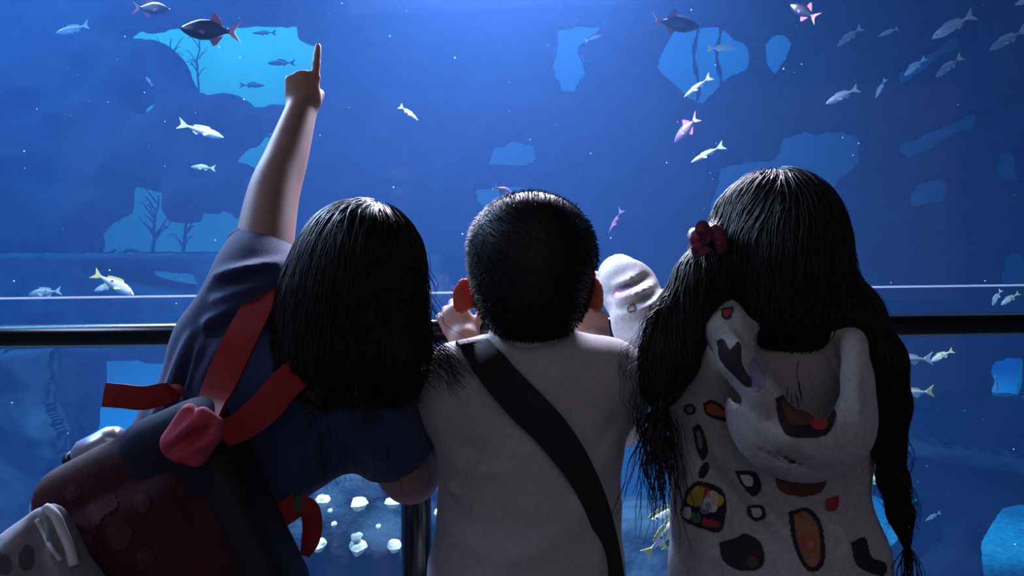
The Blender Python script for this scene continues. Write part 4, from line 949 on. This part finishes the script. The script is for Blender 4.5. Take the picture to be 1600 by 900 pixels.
LW_ = [[P(640, 470, 1.03), P(665, 520, 1.02), P(700, 560, 1.02), P(742, 598, 1.03)], [P(640, 500, 1.03), P(668, 545, 1.02), P(700, 580, 1.02), P(726, 612, 1.03)], [P(635, 540, 1.03), P(660, 580, 1.02), P(680, 600, 1.02)], [P(630, 560, 1.02), P(645, 610, 1.02), P(655, 640, 1.02)],
       [P(500, 590, 1.0), P(490, 625, .99), P(470, 650, .99)], [P(650, 400, 1.05), P(664, 470, 1.03), P(676, 520, 1.03)], [P(560, 600, 1.0), P(575, 640, .99), P(600, 665, .99)]]
wa = wisps(LW_, 46, gen, (.010, .013), .00045, .0002, wave=.003)
child('hair', quads_mesh('left_hair', *merge_vq((Vc, Qc), strands_mesh('s', pa, .00075, .0003), wa)), 'hair', gA)

# backpack on her back
bU = unit(P(236 - 90, 820 + 43, .95) - P(236, 820, .95)); bV = unit(P(236 + 43, 820 + 90, .95) - P(236, 820, .95)); bN = np.cross(bU, bV); bN = bN if bN[1] < 0 else -bN
bC = P(250, 838, .955); BR = np.stack([bU, bV, bN], 1)
pk = empty('backpack', (bC[0], bC[1], bC[2] - .15)); tag(pk, 'maroon and navy backpack with red straps worn at lower left', 'backpack')
B = Field(bC - .24, bC + .24, .0048)
B.box(bC, (.116, .128, .052), BR, rnd=.042); B.box(bC + bU * .01 + bV * .02 + bN * .045, (.085, .085, .025), BR, rnd=.024, k=.02); B.rumple(.003, .8, 3)
body = child('pack_body', B.mesh('pack'), 'maroon', pk)
B = Field(bC - .24, bC + .24, .0048); lidc = bC - bU * .070 - bV * .068 + bN * .002; B.box(lidc, (.060, .066, .054), BR, rnd=.036); B.rumple(.002, 1, 5)
for i in range(4): B.crease(P(265 + i * 14, 686 - i * 3, .9), P(275 + i * 14, 702 - i * 3, .9), .004, .004)
child('lid', B.mesh('lid'), 'navy2', pk)
B = Field(bC - .26, bC + .26, .005); B.box(bC - bU * .10 + bV * .03 - bN * .002, (.03, .115, .054), BR, rnd=.026); child('side_panel', B.mesh('side_panel'), 'black_nylon', pk)
bvp = bvh_of(body)
for poly in ([(100, 770), (112, 758), (126, 764), (122, 778), (108, 782)], [(130, 800), (150, 778), (176, 772), (184, 790), (164, 806), (146, 822)], [(160, 830), (184, 812), (206, 824), (200, 852), (176, 858)], [(205, 780), (222, 770), (236, 786), (224, 806)], [(128, 840), (142, 836), (150, 862), (136, 868)], [(210, 862), (226, 850), (240, 872), (222, 890)]):
    decal('print', poly, bvp, 'print_pale', body, .002)
nC = np.array((0, -1.0, .1))
crisp_child('shoulder_strap', mesh('strap', *ribbon([P(318, 662, .93), P(335, 620, .975), P(352, 580, .992), P(378, 525, 1.0), P(402, 478, 1.03), P(412, 452, 1.06)], [.036, .040, .042, .042, .040, .036], [np.array((-.1, -1, .2))] * 5 + [np.array((-.3, -.6, .8))], .005)), 'red', pk)
crisp_child('shoulder_strap', mesh('strap', *ribbon([P(338, 684, .93), P(380, 664, .955), P(415, 636, .972), P(440, 606, .985), P(470, 580, 1.0), P(500, 568, 1.03)], [.030, .036, .040, .040, .038, .034], [np.array((.15, -1, .25))] * 6, .005)), 'red', pk)
crisp_child('strap_end', mesh('strap', *ribbon([P(285, 606, 1.01), P(262, 614, .985), P(225, 622, .975), P(190, 619, .972), P(162, 617, .972)], [.014, .026, .029, .029, .029], [np.array((.1, -1, .3)), np.array((0, -1, .1)), np.array((0, -1, 0)), np.array((0, -1, .05)), np.array((0, -1, .2))], .003)), 'red', pk)
crisp_child('lower_strap', mesh('strap', *ribbon([P(290, 918, .99), P(335, 882, 1.0), P(385, 845, 1.0), P(430, 812, 1.005), P(466, 788, 1.03)], .030, np.array((.3, -1, .3)), .004)), 'red', pk)
crisp_child('strap_end', mesh('strap', *ribbon([P(468, 782, 1.03), P(484, 796, 1.025), P(488, 824, 1.03), P(484, 848, 1.03), P(476, 868, 1.03)], [.016, .024, .025, .022, .012], np.array((.2, -1, .1)), .003)), 'red', pk)
crisp_child('buckle', mesh('buckle', *ribbon([P(452, 812, 1.02), P(462, 794, 1.025), P(474, 780, 1.03)], [.006, .014, .02], np.array((.2, -1, .1)), .006)), 'steel_cap', pk)
K = Field(P(230, 740, .84) - .02, P(380, 610, .99) + .02, .0032)
KR = frame(x=P(352, 680, .88) - P(286, 636, .88), y=P(253, 700, .88) - P(286, 636, .88))
K.box(P(302, 680, .884), (.0275, .0285, .013), KR, rnd=.010); K.box(P(318, 668, .876), (.018, .020, .010), KR, rnd=.008, k=.006); K.ell(P(276, 700, .880), (.016, .012, .016), k=.012)
K.crease(P(268, 706, .87), P(332, 660, .87), -.012, .0042, ymax=.93); K.crease(P(262, 694, .87), P(312, 652, .87), .005, .005, ymax=.93); K.crease(P(284, 712, .87), P(346, 680, .87), .005, .005, ymax=.93); K.crease(P(300, 644, .87), P(322, 660, .87), -.005, .004, ymax=.93); K.rumple(.0012, 2, 2)
child('strap_knot', K.mesh('knot', 2), 'rose', pk)
# bottles in its side pocket
a0, a1 = P(122, 722, .985), P(196, 684, .985)
bt = empty('bottle', (a0 + a1) / 2); tag(bt, 'silver bottle lying along the upper edge of the backpack', 'bottle'); d = unit(a1 - a0)
child('bottle_body', mesh('bottle', *tube_data([a0 - d * .0, a0 + d * .004, a0 + d * .012, a1 - d * .016, a1 - d * .004, a1], [.012, .019, .023, .023, .018, .010], 20)), 'steel', bt)
child('cap', mesh('cap', *tube_data([a0 - d * .010, a0 - d * .009, a0 + d * .001], [.012, .0165, .0165], 16)), 'steel_cap', bt)
a0, a1 = P(74, 768, .985), P(116, 742, .985); d = unit(a1 - a0)
bt = empty('bottle', (a0 + a1) / 2); tag(bt, 'small clear bottle with a lime green collar beside the backpack', 'bottle')
child('bottle_body', mesh('bottle', *tube_data([a0 + d * .012, a0 + d * .016, a1, a1 + d * .03], [.010, .014, .016, .016], 16)), 'clear', bt)
child('collar', mesh('collar', *tube_data([a0, a0 + d * .002, a0 + d * .014, a0 + d * .016], [.009, .0125, .0135, .011], 16)), 'lime', bt)
loop = smooth_path([P(78, 762, .985), P(58, 772, .985), P(46, 796, .985), P(52, 806, .985), P(66, 782, .985), P(80, 772, .985)], 6)
child('loop', mesh('loop', *tube_data(loop, .0012, 6)), 'clear', bt)
# bunched grey jacket hanging at the pack
jc = P(55, 880, .865)
jk = empty('jacket', (jc[0], jc[1], jc[2] - .12)); tag(jk, 'pale grey jacket with white trim bunched at the lower left corner', 'jacket')
J = Field(jc - np.array((.22, .10, .20)), jc + np.array((.16, .10, .14)), .004)
J.chain([P(68, 816, .875), P(44, 856, .868), P(-5, 925, .86), P(-60, 970, .86)], [.015, .026, .040, .045], k=.025); J.chain([P(76, 816, .875), P(96, 866, .868), P(116, 930, .86), P(130, 990, .86)], [.015, .020, .026, .034], k=.025); J.ell(P(58, 940, .865), (.045, .038, .062), k=.03)
for a, b, amp, wd in [((60, 800), (100, 880), .008, .006), ((45, 815), (95, 890), -.007, .007), ((80, 800), (125, 880), -.006, .006), ((20, 850), (60, 900), .005, .010), ((0, 880), (40, 820), .004, .008)]: J.crease(P(*a, .85), P(*b, .85), amp, wd)
J.rumple(.003, 1.0, 9)
jm = child('cloth', J.mesh('jacket', 2), 'grey_cloth', jk); bvj = bvh_of(jm)
def on(bv, pts, off): 
    o = []
    for x, y in pts:
        h = cam_hit(bv, x, y, off); o.append(h if h is not None else P(x, y, o[-1][1] if o else .86))
    return o
child('trim', mesh('trim', *tube_data(smooth_path(on(bvj, [(70, 793), (86, 806), (97, 830), (108, 856), (116, 884)], .003), 5), .0055, 8)), 'white_trim', jk)
child('piping', mesh('piping', *tube_data(smooth_path(on(bvj, [(57, 812), (70, 836), (80, 856), (95, 876)], .002), 5), .0024, 8)), 'white_trim', jk)
decal('print', [(30, 866), (40, 852), (52, 858), (54, 878), (42, 892), (30, 884)], bvj, 'grey_dark', jm); decal('print', [(0, 862), (14, 870), (16, 890), (0, 898)], bvj, 'grey_dark', jm)

# ================================================================== girl on the right: printed hooded top, long wavy hair
gen = np.random.default_rng(13)
gx = P(1212, 800, 1.09)
gB = empty('person', (gx[0], gx[1], 0)); tag(gB, 'person with long wavy dark hair in a pale hooded top printed with little pictures', 'person', 'three people at the railing')
hB = P(1214, 388, 1.10); RB = frame(y=(-.25, 1, -.05), z=(.05, .05, 1))
F = Field((.06, .93, 0), (.62, 1.52, 1.30), .0036)
head_sdf(F, hB, RB, 1.03); nB = P(1218, 545, 1.10); F.cap(hB + np.array((0, -.005, -.06)), nB, .045, .05, k=.03)
F.etube([P(1215, 610, 1.10), P(1206, 770, 1.09), P(1215, 930, 1.085)], [.11, .10, .11], [.068, .066, .075], SIDE)
LS, RS = P(1090, 580, 1.105), P(1340, 578, 1.105); F.cap(nB, LS, .04, .042, k=.03); F.cap(nB, RS, .04, .042, k=.03)
Lw = P(950, 446, 1.375); Rw_ = P(1292, 540, 1.34)
F.limb([LS, P(1008, 500, 1.22), P(972, 448, 1.32), Lw], [.042, .036, .03, .025]); F.limb([RS, P(1335, 690, 1.25), Rw_], [.042, .036, .026])
hand_sdf(F, Lw, X=(-.25, .45, .8), Y=(-.9, .35, -.30), Z=(.30, -.75, .35), s=.95, curls=[(.15, .1, .1), (.7, .8, .5), (.9, 1.0, .6), (1.0, 1.0, .6)], thumb=[(.7, .7, -.2), (.2, .95, -.2), (0, 1, -.2)])
hand_sdf(F, Rw_, X=(-.6, .45, .5), Y=(-.05, .5, .8), Z=(.2, -.85, .45), s=.95, curls=CURL_GRIP, thumb=TH_IN)
for q in (-1, 1):
    F.chain([(gx[0] + q * .055, 1.085, .68), (gx[0] + q * .07, 1.10, .37), (gx[0] + q * .07, 1.07, .06)], [.072, .05, .035], k=.03); F.ell((gx[0] + q * .07, 1.11, .035), (.034, .09, .03), k=.02)
child('body', F.mesh('right_body', 3), 'skin_a', gB); eyes(gB, hB, RB, 1.03)
S = Field((.08, .93, .55), (.62, 1.46, 1.20), .0048)
S.etube([P(1216, 612, 1.10), P(1204, 690, 1.095), P(1200, 780, 1.09), P(1216, 880, 1.085), P(1224, 985, 1.08)], [.132, .130, .124, .142, .158], [.086, .088, .090, .100, .112], SIDE, k=.03)
S.cap(nB, LS, .052, .054, k=.05); S.cap(nB, RS, .052, .054, k=.05)
T = S.like(); c0 = P(966, 432, 1.345); pre = P(982, 452, 1.30); T.chain([LS, P(1012, 508, 1.215), pre, c0 + (c0 - pre) * .6], [.056, .049, .041, .036], k=.02); T.plane(c0, (c0 - pre) * np.array((1.0, 1, .4))); T.cap(pre, c0 + (c0 - pre) * 3, .031, .030, k=.003, op='sub')
for (a, b, amp, wd) in [((950, 470), (1020, 440), .006, .005), ((960, 490), (1030, 458), .006, .005), ((972, 520), (1050, 490), .006, .006), ((955, 448), (1000, 425), .005, .005), ((962, 480), (1024, 450), -.005, .005), ((985, 545), (1050, 510), -.006, .007), ((955, 458), (1008, 432), -.005, .004)]:
    T.crease(P(*a, 1.27), P(*b, 1.27), amp * 1.5, wd * 1.2, ymax=1.45, ymin=1.0)
S.merge(T, .035)
T = S.like(); T.chain([RS, P(1335, 688, 1.24), P(1300, 575, 1.32)], [.055, .048, .036], k=.02); S.merge(T, .035)
S.plane(P(1224, 985, 1.08), -UPV); S.ell(P(1218, 520, 1.11), (.066, .064, .060), k=.01, op='sub')
for (a, b, amp, wd) in [((1080, 690), (1220, 860), -.006, .010), ((1095, 680), (1240, 850), .006, .010), ((1130, 720), (1300, 860), -.005, .012), ((1090, 640), (1180, 720), .005, .010), ((1150, 640), (1230, 740), -.005, .010), ((1260, 740), (1330, 690), .004, .010),
                        ((1070, 850), (1180, 895), .004, .014), ((1290, 800), (1350, 880), .005, .012), ((1060, 740), (1120, 800), .004, .010)]:
    S.crease(P(*a, 1.0), P(*b, 1.0), amp * 1.5, wd, ymax=1.12)
S.rumple(.0022, .9, 21)
hood_top = child('hooded_top', S.mesh('hoodie', 2), 'hoodie', gB)
# the hood, hanging open on her back
D = Field((.14, .84, .78), (.60, 1.22, 1.18), .0042); hcn = P(1246, 605, .990)
D.ell(hcn, (.088, .070, .108), frame(y=(0, 1, .12), z=(.02, -.12, 1))); D.ell(P(1255, 668, .965), (.080, .050, .058), k=.04)
D.shell(.010); cutn = unit(np.array((.03, -.80, .60))); D.plane(P(1262, 664, .925), cutn, k=.012)
D.chain([P(1140, 492, 1.045), P(1138, 520, 1.005), P(1152, 566, .965), P(1192, 618, .942), P(1240, 662, .930), P(1285, 684, .928), P(1322, 648, .945), P(1338, 590, .970), P(1334, 535, 1.0), P(1325, 505, 1.04)],
        [.022, .024, .024, .022, .018, .012, .011, .012, .013, .014], k=.016)
for (a, b, amp, wd) in [((1118, 510), (1180, 640), .007, .006), ((1150, 510), (1250, 660), -.006, .006), ((1110, 570), (1200, 670), -.006, .008), ((1135, 500), (1160, 560), .006, .006), ((1170, 650), (1260, 715), .006, .008), ((1200, 640), (1270, 695), -.004, .006), ((1335, 560), (1320, 660), .005, .008), ((1190, 700), (1290, 730), -.005, .010)]: D.crease(P(*a, .96), P(*b, .96), amp, wd, ymax=1.15)
D.rumple(.0022, 1, 31)
hood = child('hood', D.mesh('hood', 2), 'hoodie', gB)
T = Field((.10, .92, .05), (.60, 1.30, .80), .006); T.etube([(gx[0], 1.085, .76), (gx[0], 1.085, .64)], [.118, .128], [.085, .095], SIDE)
for q in (-1, 1): T.chain([(gx[0] + q * .06, 1.085, .64), (gx[0] + q * .072, 1.10, .37), (gx[0] + q * .07, 1.075, .10)], [.082, .062, .050], k=.03)
child('trousers', T.mesh('trousers'), 'denim', gB); shoes(gB, [(gx[0] + q * .07, 1.07, 0) for q in (-1, 1)])
# prints on the cloth
bvt, bvd = bvh_of(hood_top), bvh_of(hood)
decal('hood_lining', [(1160, 515), (1230, 508), (1310, 512), (1338, 560), (1330, 640), (1290, 690), (1230, 660), (1180, 600)], bvt, 'hood_lining', hood, .003, 4.0)
def pic(bv, polys):
    for i, (m_, poly) in enumerate(polys): decal('print', poly, bv, m_, hood if bv is bvd else hood_top, .0014 + .0006 * i, step=1.6)
def oval(x, y, a, b, t=0, n=9): return [(x + a * math.cos(u) * math.cos(t) - b * math.sin(u) * math.sin(t), y + a * math.cos(u) * math.sin(t) + b * math.sin(u) * math.cos(t)) for u in np.linspace(0, 2 * math.pi, n, endpoint=False)]
pic(bvt, [('p_dark', [(1098, 630), (1116, 626), (1150, 652), (1142, 660), (1106, 650)]), ('p_orange', [(1103, 634), (1116, 631), (1140, 652), (1108, 646)])])
pic(bvt, [('p_dark', [(1072, 766), (1092, 752), (1132, 770), (1128, 828), (1098, 826), (1064, 808)])] )
for m_, q in (('p_yellow', [(1076, 772), (1088, 760), (1100, 764), (1094, 790), (1074, 786)]), ('p_white', [(1094, 792), (1108, 768), (1122, 772), (1118, 800), (1100, 796)]), ('p_red', [(1092, 758), (1110, 764), (1108, 778), (1096, 774)]), ('p_yellow', [(1112, 768), (1130, 776), (1127, 790), (1110, 786)]), ('p_blue', [(1096, 784), (1110, 786), (1108, 802), (1094, 800)]),
              ('p_white', [(1068, 792), (1080, 794), (1078, 810), (1066, 806)]), ('p_green', [(1080, 800), (1094, 804), (1092, 818), (1078, 812)]), ('p_red', [(1098, 808), (1124, 816), (1120, 824), (1098, 822)])): decal('print', q, bvt, m_, hood_top, .0026, step=1.6)
pic(bvt, [('p_dark', oval(1078, 640, 10, 9)), ('p_blue', oval(1078, 640, 5, 5))]); pic(bvt, [('p_dark', [(1082, 668), (1094, 664), (1106, 700), (1098, 720), (1088, 700)]), ('p_blue', [(1088, 676), (1094, 674), (1098, 696), (1092, 700)])])
pic(bvt, [('p_dark', oval(1100, 735, 7, 14, .4))])
pic(bvt, [('p_dark', [(1148, 736), (1180, 738), (1190, 762), (1176, 776), (1158, 756)]), ('p_white', [(1156, 742), (1174, 744), (1176, 758), (1164, 758)])]); pic(bvt, [('p_dark', [(1168, 790), (1192, 790), (1196, 808), (1180, 814), (1168, 804)]), ('p_white', [(1173, 794), (1188, 795), (1189, 806), (1178, 808)])])
pic(bvt, [('p_brown', [(1176, 690), (1206, 684), (1216, 712), (1196, 720), (1180, 708)])]); pic(bvt, [('p_brown', [(1212, 728), (1250, 722), (1290, 736), (1284, 768), (1250, 776), (1216, 764)]), ('p_pink', [(1222, 736), (1262, 736), (1268, 742), (1226, 744)])])
pic(bvt, [('p_dark', [(1232, 800), (1262, 794), (1284, 820), (1288, 880), (1262, 892), (1240, 850)]), ('p_tan', [(1240, 804), (1260, 800), (1278, 824), (1281, 874), (1264, 884), (1246, 848)]), ('p_orange', oval(1264, 846, 14, 17)), ('p_pink', oval(1266, 852, 5, 6))])
pic(bvt, [('p_dark', [(1124, 848), (1150, 840), (1166, 834), (1190, 850), (1192, 884), (1160, 892), (1130, 876)]), ('p_brown', oval(1176, 878, 9, 9))]); pic(bvt, [('p_dark', [(1330, 848), (1352, 840), (1362, 870), (1384, 880), (1380, 900), (1340, 884)])]); pic(bvt, [('p_red', [(1290, 780), (1310, 776), (1308, 796), (1292, 798)])])
pic(bvt, [('p_brown', oval(1064, 566, 20, 22, .3))]); pic(bvt, [('p_red', oval(1331, 654, 9, 14))]); pic(bvt, [('p_orange', oval(1344, 640, 8, 20)), ])
pic(bvd, [('p_dark', [(1212, 622), (1240, 612), (1280, 622), (1306, 644), (1290, 680), (1236, 682), (1218, 660)]), ('p_brown', [(1220, 628), (1242, 618), (1276, 630), (1268, 662), (1234, 660)]), ('p_orange', oval(1244, 634, 22, 13)), ('p_red', oval(1280, 662, 14, 10))])
pic(bvd, [('p_dark', [(1120, 532), (1130, 530), (1140, 546), (1152, 534), (1158, 540), (1160, 570), (1176, 596), (1166, 604), (1140, 580), (1124, 560)])]); pic(bvd, [('p_violet', [(1168, 570), (1182, 556), (1196, 580), (1192, 604), (1178, 612), (1174, 590)])]); pic(bvd, [('p_dark', [(1128, 482), (1146, 480), (1140, 498), (1128, 496)]), ('p_red', [(1131, 484), (1143, 483), (1138, 494), (1131, 493)])])
pic(bvt, [('p_violet', oval(972, 456, 19, 9, -.5)), ('p_pink', oval(966, 458, 8, 6, -.5)), ('p_white', oval(965, 459, 4, 3))]); pic(bvt, [('p_dark', [(980, 480), (990, 474), (994, 484), (982, 488)]), ('p_tan', [(982, 481), (989, 477), (991, 483), (984, 486)])]); pic(bvt, [('p_dark', [(1014, 476), (1024, 470), (1026, 486), (1016, 492)])])
# hair
H = Field((.10, .86, .70), (.60, 1.26, 1.32), .0046)
H.ell(P(1212, 375, 1.092), (.0855, .098, .096), RB); H.ell(P(1222, 440, 1.07), (.076, .078, .085), k=.04); H.ell(P(1228, 500, 1.055), (.066, .055, .042), k=.03)
H.ell(P(1180, 400, 1.215), (.056, .062, .09), k=.02, op='sub')
lk = [P(1112, 385, 1.07), P(1092, 440, 1.05), P(1062, 505, 1.04), P(1044, 560, 1.02), P(1030, 605, 1.01), P(1022, 645, 1.01)]; H.chain(lk[:5], [.022, .027, .032, .029, .022], k=.025)
rk = [P(1296, 430, 1.06), P(1332, 492, 1.04), P(1366, 566, 1.03), P(1385, 632, 1.03), P(1388, 690, 1.03), P(1396, 748, 1.03), P(1407, 800, 1.03), P(1416, 846, 1.03)]; H.chain(rk, [.022, .030, .031, .022, .0125, .0105, .008, .003], k=.025)
hm = H.mesh('h', 2); Vc = np.array([v.co[:] for v in hm.vertices]); Nc = np.array([v.normal[:] for v in hm.vertices]); Qc = np.array([p.vertices[:] for p in hm.polygons])
cand = np.where(Vc[:, 1] < 1.2)[0]; wt = np.where((Vc[cand, 2] < P(1040, 520, 1.03)[2]), .3, 1.0); ids = gen.choice(cand, 6500, p=wt / wt.sum()); tie = P(1106, 378, 1.05); part = P(1208, 268, 1.09)
def combB(p):
    a = p - part; a /= np.linalg.norm(a, axis=1, keepdims=True) + 1e-6; dn = np.tile(np.array((0, -.1, -1.)), (len(p), 1)); up = np.clip((p[:, 2] - tie[2]) / .06, 0, 1)[:, None]
    lf = np.clip((part[0] - p[:, 0]) / .05, 0, 1)[:, None]; tt = tie - p; tt /= np.linalg.norm(tt, axis=1, keepdims=True) + 1e-6
    o = np.tile(np.array((.02, 0, 0)), (len(p), 1)) * (p[:, 0] > part[0])[:, None]
    return a * .6 * up + tt * lf * up * 1.3 + dn * (1.0 - .5 * up) + o
pb = comb_strands(H, Vc[ids] + gen.normal(0, .002, (6500, 3)), combB, 17, .0125, .0015, gen, wave=.16, wfreq=95)
lines = [[P(1030, 560, 1.02), P(1004, 620, 1.0), P(1006, 690, 1.0), P(1018, 770, 1.0), P(1022, 820, 1.0)], [P(1035, 560, 1.02), P(1028, 620, .99), P(1036, 690, .99), P(1034, 760, .99), P(1044, 846, .99)], [P(1010, 540, 1.02), P(988, 600, 1.0), P(998, 650, 1.0), P(1012, 700, 1.0)],
         [P(1060, 470, 1.03), P(1000, 530, 1.03), P(975, 560, 1.05), P(985, 600, 1.03)], [P(1070, 450, 1.03), P(1020, 500, 1.02), P(996, 560, 1.02)], [P(1375, 600, 1.03), P(1372, 660, 1.02), P(1350, 700, 1.02), P(1336, 735, 1.02)], [P(1390, 680, 1.02), P(1404, 740, 1.02), P(1424, 790, 1.02), P(1418, 830, 1.02)]]
wb = wisps(lines[:2], 16, gen, (.008, .0015), .0007, .0003, wave=.0045, wfreq=11); wb2 = wisps(lines[2:], 16, gen, (.012, .008), .00035, .00015, wave=.004, wfreq=9)
wb3 = wisps([rk[3:], lk[1:], lk[1:]], 45, gen, (.022, .016), .0004, .0002, wave=.007, wfreq=9)
child('hair', quads_mesh('right_hair', *merge_vq((Vc, Qc), strands_mesh('s', pb, .00075, .0003), wb, wb2, wb3)), 'hair_w', gB)
# scrunchie: a gathered satin ring
G = Field(tie - .06, tie + .06, .003)
axd = unit(lk[1] - lk[0]); e1 = unit(np.cross(axd, FWD)); e2 = np.cross(axd, e1)
for i in range(18):
    a = 2 * math.pi * i / 18; c = tie + axd * (.006 * math.sin(a * 3)) + (e1 * math.cos(a) + e2 * math.sin(a)) * .020; G.ell(c, np.array((.005, .008, .011)) * random.uniform(.8, 1.3), frame(y=e1 * math.cos(a) + e2 * math.sin(a), z=axd), k=.004)
child('scrunchie', G.mesh('scrunchie', 1), 'wine', gB)
bw = [P(1100, 350, 1.02), P(1094, 362, 1.01), P(1088, 384, 1.015)]
crisp_child('bow', mesh('bow', *ribbon([P(1112, 368, 1.02), P(1098, 350, 1.01), P(1092, 362, 1.005), P(1104, 374, 1.015), P(1090, 382, 1.005), P(1088, 396, 1.01), P(1108, 388, 1.02)], .010, np.array((-.3, -1, .3)), .003)), 'wine', gB)
